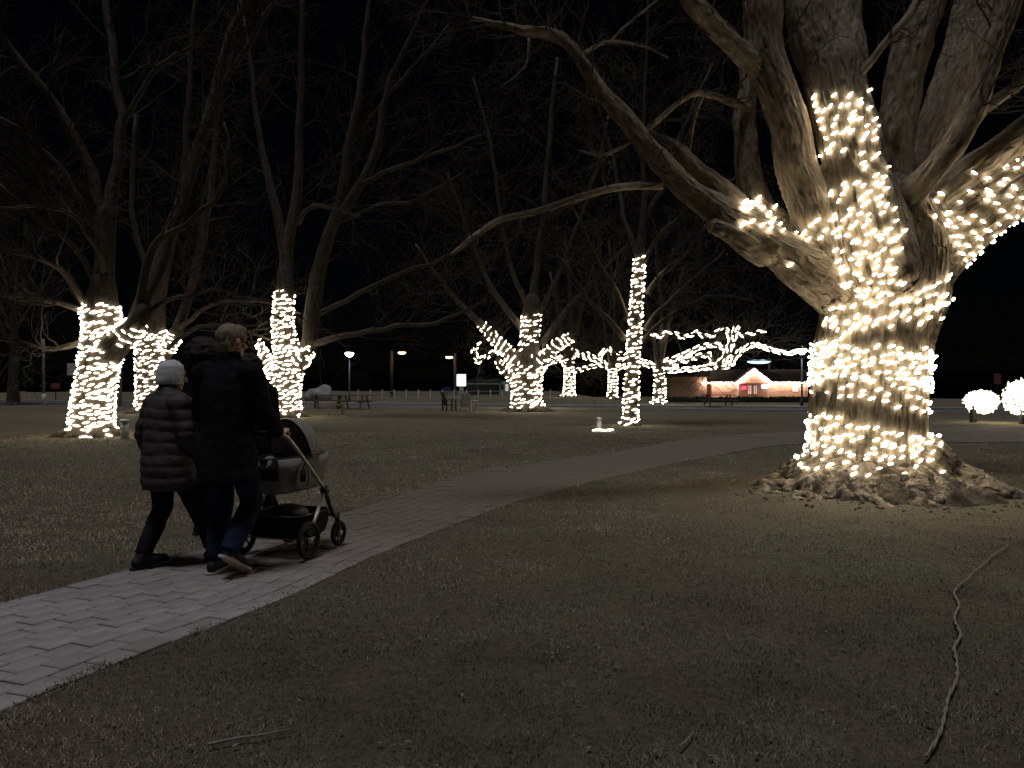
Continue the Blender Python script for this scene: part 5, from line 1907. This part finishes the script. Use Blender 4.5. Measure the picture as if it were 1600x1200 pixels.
def far_fence():
    d = 72
    xa, xb = (560 - 800) / F * d, (860 - 800) / F * d
    root = thing('fence', 'low white post and rail fence across the road', 'fence', (xa, d, .02))
    n = 17
    for k in range(n):
        x = (xb - xa) * k / (n - 1)
        m = MB(); m.box((x, 0, .4), (.12, .12, .9))
        build('fence_post', m, M['paint_white'], root, local=True)
    for z in (.35, .68):
        m = MB(); m.box(((xb - xa) / 2, .08, z), (xb - xa, .04, .09))
        build('rail', m, M['concrete'], root, local=True)
far_fence()

# ================================================================== buildings
def house():
    d = 90.0
    u = d / F
    zg = -1.05
    x0 = (1112 - 800) * u
    root = thing('roadside_house', 'long low pinkish house with a light-trimmed gable across the road', 'house', (x0, d, zg))
    X = lambda px: (px - 1112) * u
    Z = lambda py: EYE - (py - 600) * u - zg
    def part(n, mb, m, parent=root):
        return build(n, mb, m, parent, local=True)
    eave = Z(597.5)
    m = MB(); m.prism([(X(1112), 0), (X(1262), 0), (X(1262), eave), (X(1112), eave)], 0, 9)
    part('wall', m, M['siding'])
    n = 15
    for k in range(n):                          # lap siding boards
        m = MB(); m.box((X(1187), -.012, .1 + k * eave / n), (X(1262) - X(1112), .03, eave / n - .03), np.array(Matrix.Rotation(.06, 3, 'X')))
        part('siding_board', m, M['siding'])
    m = MB()
    m.prism([(X(1106), eave), (X(1268), eave), (X(1262), Z(577)), (X(1112), Z(577))], .2, 8)
    m.prism([(X(1104), eave - .02), (X(1270), eave - .02), (X(1268), eave + .14), (X(1106), eave + .14)], -.55, 9.4)
    part('roof', m, M['roof'])
    # gable porch
    g = MB(); g.prism([(X(1146), eave - .1), (X(1200), eave - .1), (X(1173), Z(578))], -1.1, .5)
    part('gable', g, M['siding'])
    g = MB()
    for s, xa in ((-1, 1143), (1, 1203)):
        a, b = np.array([X(xa), -1.2, eave - .14]), np.array([X(1173), -1.2, Z(576)])
        t = b - a
        g.add([a, b, b + [0, 2.2, 0], a + [0, 2.2, 0], a + [0, 0, .12], b + [0, 0, .12], b + [0, 2.2, .12], a + [0, 2.2, .12]], [(0, 1, 2, 3), (4, 7, 6, 5), (0, 4, 5, 1), (1, 5, 6, 2), (2, 6, 7, 3), (3, 7, 4, 0)])
    part('gable_roof', g, M['roof'])
    for px in (1149, 1197):
        g = MB(); g.box((X(px), -1.0, eave / 2), (.16, .16, eave - .1))
        part('porch_post', g, M['paint_white'])
    # windows and door
    def window(pa, pb, ya, yb, lit=True, nm='window'):
        g = MB(); g.box(((X(pa) + X(pb)) / 2, -.03, (Z(ya) + Z(yb)) / 2), (X(pb) - X(pa), .04, Z(ya) - Z(yb)))
        w = part(nm, g, M['window_lit'] if lit else M['window_dim'])
        g = MB()
        xa, xb, zt, zb = X(pa), X(pb), Z(ya), Z(yb)
        for x in (xa, xb, (xa + xb) / 2):
            g.box((x, -.06, (zt + zb) / 2), (.08, .06, zt - zb + .08))
        for z in (zt, zb):
            g.box(((xa + xb) / 2, -.065, z), (xb - xa + .08, .06, .08))
        part('frame', g, M['siding'], w)
    window(1119, 1131, 601, 612, False)
    window(1136, 1145, 601, 612, False)
    window(1168, 1174, 602, 616)
    window(1177, 1183, 602, 616)
    window(1216, 1228, 602, 611, False)
    window(1238, 1247, 602, 612)
    g = MB(); g.box((X(1162), -.12, Z(606)), (.5, .06, .34))
    part('neon_sign', g, M['neon'])
    g = MB(); g.box((X(1195), -.14, Z(604)), (.75, .06, .36))
    part('lit_sign', g, M['sign_lit'])
    # wooden side block
    r2 = thing('shed', 'plain windowless tan shed beside the light-trimmed house', 'shed', ((1045 - 800) * u, d - 1, zg))
    X2 = lambda px: (px - 1045) * u
    m = MB(); m.prism([(0, 0), (X2(1101), 0), (X2(1101), Z(589)), (0, Z(589))], 0, 7)
    build('wall', m, M['siding_plain'], r2, local=True)
    m = MB(); m.prism([(-.25, Z(589)), (X2(1101) + .25, Z(589)), (X2(1101) + .25, Z(586.5)), (-.25, Z(586.5))], -.3, 7.3)
    build('roof', m, M['roof'], r2, local=True)
    for k in range(9):
        m = MB(); m.box((X2(1101) * (k + .5) / 9, -.012, Z(589) / 2), (X2(1101) / 9 - .03, .025, Z(589) - .02))
        build('board', m, M['siding_plain'], r2, local=True)
    # strings of light along the eaves and gable
    A = []
    def row(xa, ya, xb, yb, n, y):
        for k in range(n):
            t = k / (n - 1)
            A.append((np.array([x0 + X(xa + (xb - xa) * t), d + y, zg + Z(ya + (yb - ya) * t)]), np.array([0, -1., 0]), np.array([1., 0, 0])))
    row(1093, 598.5, 1108, 598.5, 6, -1.3)
    row(1112, 598.5, 1146, 598.5, 18, -.62)
    row(1144, 600, 1173, 577.5, 22, -1.28)
    row(1173, 577.5, 1202, 600, 12, -1.28)
    row(1203, 598.5, 1262, 598.5, 30, -.62)
    bmh = bulb_mesh('bulb', .13, .06, M['bulb_house'])
    light_string('pinkish string of bulbs along the eaves and gable of the roadside house', A, bmh, .03, 0, cord=True, seed=51, group='strings of lights on the house', tilt=5)
    # dark clipped hedge in front
    mb = MB()
    rg_ = random.Random(2)
    for k in range(34):
        mb.ball((k * .5, rg_.uniform(-.1, .1), .5 + rg_.uniform(-.04, .05)), (.42, .45, .62), 8, 6)
    me = remesh(mb, .12, 1)
    v, n_ = coords(me), normals(me)
    setco(me, v + n_ * (.10 * fbm(v * 4, 2, 3))[:, None])
    o = link('hedge', me, M['hedge'])
    o.location = ((1040 - 800) / F * (d - 6), d - 6, gz1((1150 - 800) / F * (d - 6), d - 6))
    tag(o, 'low dark clipped hedge in front of the roadside house', 'hedge')
    return root
house()

def teal_building():
    d = 92
    u = d / F
    x0 = (728 - 800) * u
    root = thing('low_building', 'low teal walled building with a dark roof behind the stout tree', 'building', (x0, d, .02))
    Z = lambda py: EYE - (py - 600) * u
    w1 = (780 - 728) * u
    m = MB(); m.prism([(0, 0), (w1, 0), (w1, Z(600)), (0, Z(600))], 0, 6)
    build('side_wall', m, mat('dark_wall', (.05, .07, .07), .8), root, local=True)
    m = MB(); m.prism([(w1, 0), (w1 + 38 * u, 0), (w1 + 38 * u, Z(590)), (w1, Z(597))], -.4, 6)
    build('front_wall', m, M['teal'], root, local=True)
    for k in range(3):
        m = MB(); m.box((w1 + (5 + 7 * k) * u, -.42, Z(606)), (.34, .05, .8))
        build('window', m, M['window_lit'] if k == 1 else M['glass'], root, local=True)
    m = MB(); m.prism([(-.4, Z(600)), (w1 + .2, Z(600)), (w1 + .2, Z(592)), (.8, Z(592))], -.5, 6.5)
    build('roof', m, M['roof'], root, local=True)
    m = MB(); m.box((w1 / 2, -.55, Z(600)), (w1, .08, .12))
    build('fascia', m, M['teal'], root, local=True)
teal_building()

# ================================================================== balls of light on posts
def light_ball(label, cx, cy, rx, ry, d, postx, seed):
    c = P(cx, cy, d)
    z0 = gz1(c[0], d)
    root = thing('light_ball', label, 'light ball', (c[0], d, z0), 0, 'balls of lights on posts')
    a, b = rx / F * d, ry / F * d
    zc = c[2] - z0
    rg_ = random.Random(seed)
    mb = MB()
    src, fc = coords(bm_mid), [tuple(p.vertices) for p in bm_mid.polygons]
    n = 420
    for k in range(n):
        z = 1 - 2 * (k + .5) / n
        th = k * 2.39996
        s = math.sqrt(1 - z * z)
        nn = np.array([s * math.cos(th), s * math.sin(th), z])
        R = np.array(Quaternion((rg_.gauss(0, 1), rg_.gauss(0, 1), rg_.gauss(0, 1), rg_.gauss(0, 1))).normalized().to_matrix())
        mb.add(src @ R.T + nn * [a, a, b] * rg_.uniform(.86, 1.08) * (1 + .10 * math.sin(5 * th / 2.4 + 3 * z) * s) + [0, 0, zc], fc)
    o = link('bulbs', mb.mesh('bulbs', attr=False, smooth=True), M['bulb_ball'], root)
    o['kind'] = 'stuff'
    m = MB()
    for k in range(6):
        t = k * math.pi / 6
        m.tube([(a * .95 * math.cos(q) * math.cos(t), a * .95 * math.cos(q) * math.sin(t), zc + b * .95 * math.sin(q)) for q in np.linspace(0, 2 * math.pi, 25)], .012, 5)
    build('frame', m, M['darkmetal'], root, local=True)
    px = (postx - cx) / F * d
    m = MB(); m.tube([(px, -.1, -.1), (px, -.1, zc - b * .2)], .05, 8, cap=True); m.box((px, -.1, .22), (.16, .16, .5))
    build('post', m, M['darkmetal'], root, local=True)
M['bulb_ball'] = bulbmat('bulb_ball', 3.2)
light_ball('smaller glowing ball of massed bulbs on a dark post across the paved walk', 1534, 628, 21, 16.5, 27.5, 1518, 5)
light_ball('larger glowing ball of massed bulbs on a dark post across the paved walk', 1600, 621, 26, 27, 26.5, 1595, 6)

# ================================================================== cable and stick in the foreground turf
def cable():
    pts = [(1447, 1206), (1470, 1160), (1482, 1130), (1484, 1110), (1492, 1080), (1497, 1050), (1492, 1030), (1498, 1010), (1494, 985), (1496, 960), (1493, 940), (1503, 925), (1523, 905), (1548, 882), (1575, 862)]
    q = []
    for a, b in pts:
        dd = F * EYE / (b - 600)
        x = (a - 800) / F * dd
        q.append((x, dd, gz1(x, dd) + .035))
    q = catmull(q, 6)
    mb = MB()
    for ph in (0, math.pi):                     # two twisted strands
        s = np.concatenate([[0], np.cumsum(np.linalg.norm(np.diff(q, axis=0), axis=1))])
        off = np.stack([np.cos(s * 26 + ph) * .006, 0 * s, np.sin(s * 26 + ph) * .006], 1)
        wob = np.stack([.012 * np.sin(s * 9), 0 * s, 0 * s], 1)
        mb.tube(q + off * .8 + wob * .8, .0042, 6, cap=True)
    o = build('extension_cable', mb, M['cable'], None, smooth=True)
    tag(o, 'pale twisted cable lying across the dark turf towards the massive tree', 'cable')
cable()
def stick(pxs, label, r):
    q = []
    for a, b in pxs:
        dd = F * EYE / (b - 600)
        x = (a - 800) / F * dd
        q.append((x, dd, gz1(x, dd) + .03))
    mb = MB(); mb.tube(catmull(q, 4), np.linspace(r, r * .5, 4 * (len(q) - 1) + 1), 6, cap=True)
    o = build('stick', mb, M['cable'], None, smooth=True)
    tag(o, label, 'stick')
stick([(325, 1182), (370, 1172), (415, 1166), (455, 1157)], 'thin straight fallen stick on the turf near the brick path edge', .006)
stick([(1062, 1190), (1072, 1180), (1082, 1168)], 'short bent fallen twig lying alone on the dark turf', .005)

# ================================================================== near-black wood added to keep the far horizon dark
def far_wood():
    r = np.random.default_rng(3)
    mb = MB()
    for k in range(420):
        a = r.uniform(-1.25, 1.25)
        dist = r.uniform(150, 190)
        h = r.uniform(4, 10)
        mb.ball((math.sin(a) * dist, math.cos(a) * dist, h * .42 - 1), (r.uniform(3, 6), r.uniform(3, 6), h * .6), 9, 7)
    v = np.vstack(mb.v)
    q = 1 + .22 * fbm(v * .9, 2, 5)
    mb.v = [v * np.stack([np.ones(len(v)), np.ones(len(v)), q], 1)]
    mb.bc = [np.zeros((len(v), 3))]
    o = build('far_wood', mb, mat('dark_wood', (.005, .006, .004), 1, spec=0), None, smooth=False, kind='stuff')
    tag(o, 'near-black wood added to hide the horizon beyond the road and houses', 'wood')
far_wood()

def clods():
    r = random.Random(31)
    mb = MB()
    for k in range(240):
        a = math.radians(r.uniform(-190, 20))
        q = r.uniform(.85, 1.8)
        x, y = TREE_C[0] + math.cos(a) * q, TREE_C[1] + math.sin(a) * q
        z = max(gz1(x, y), float(mound_h(q, a)) - .02 if q < mound_R(a) else -1)
        s_ = r.uniform(.01, .034) * (1.3 if q < 1.4 else .7)
        v0 = mb.n
        mb.ball((x, y, z + s_ * .25), (s_ * r.uniform(.7, 1.6), s_ * r.uniform(.7, 1.4), s_ * r.uniform(.5, .9)), 6, 4, rotz(r.uniform(0, 6)))
        v = mb.v[-1]
        mb.v[-1] = v + np.array([[r.gauss(0, s_ * .14) for _ in range(3)] for _ in v])
    o = build('soil_clods', mb, M['soil'], None, kind='stuff')
    tag(o, 'crumbled soil clods and bark scraps around the roots of the massive tree', 'soil')
clods()
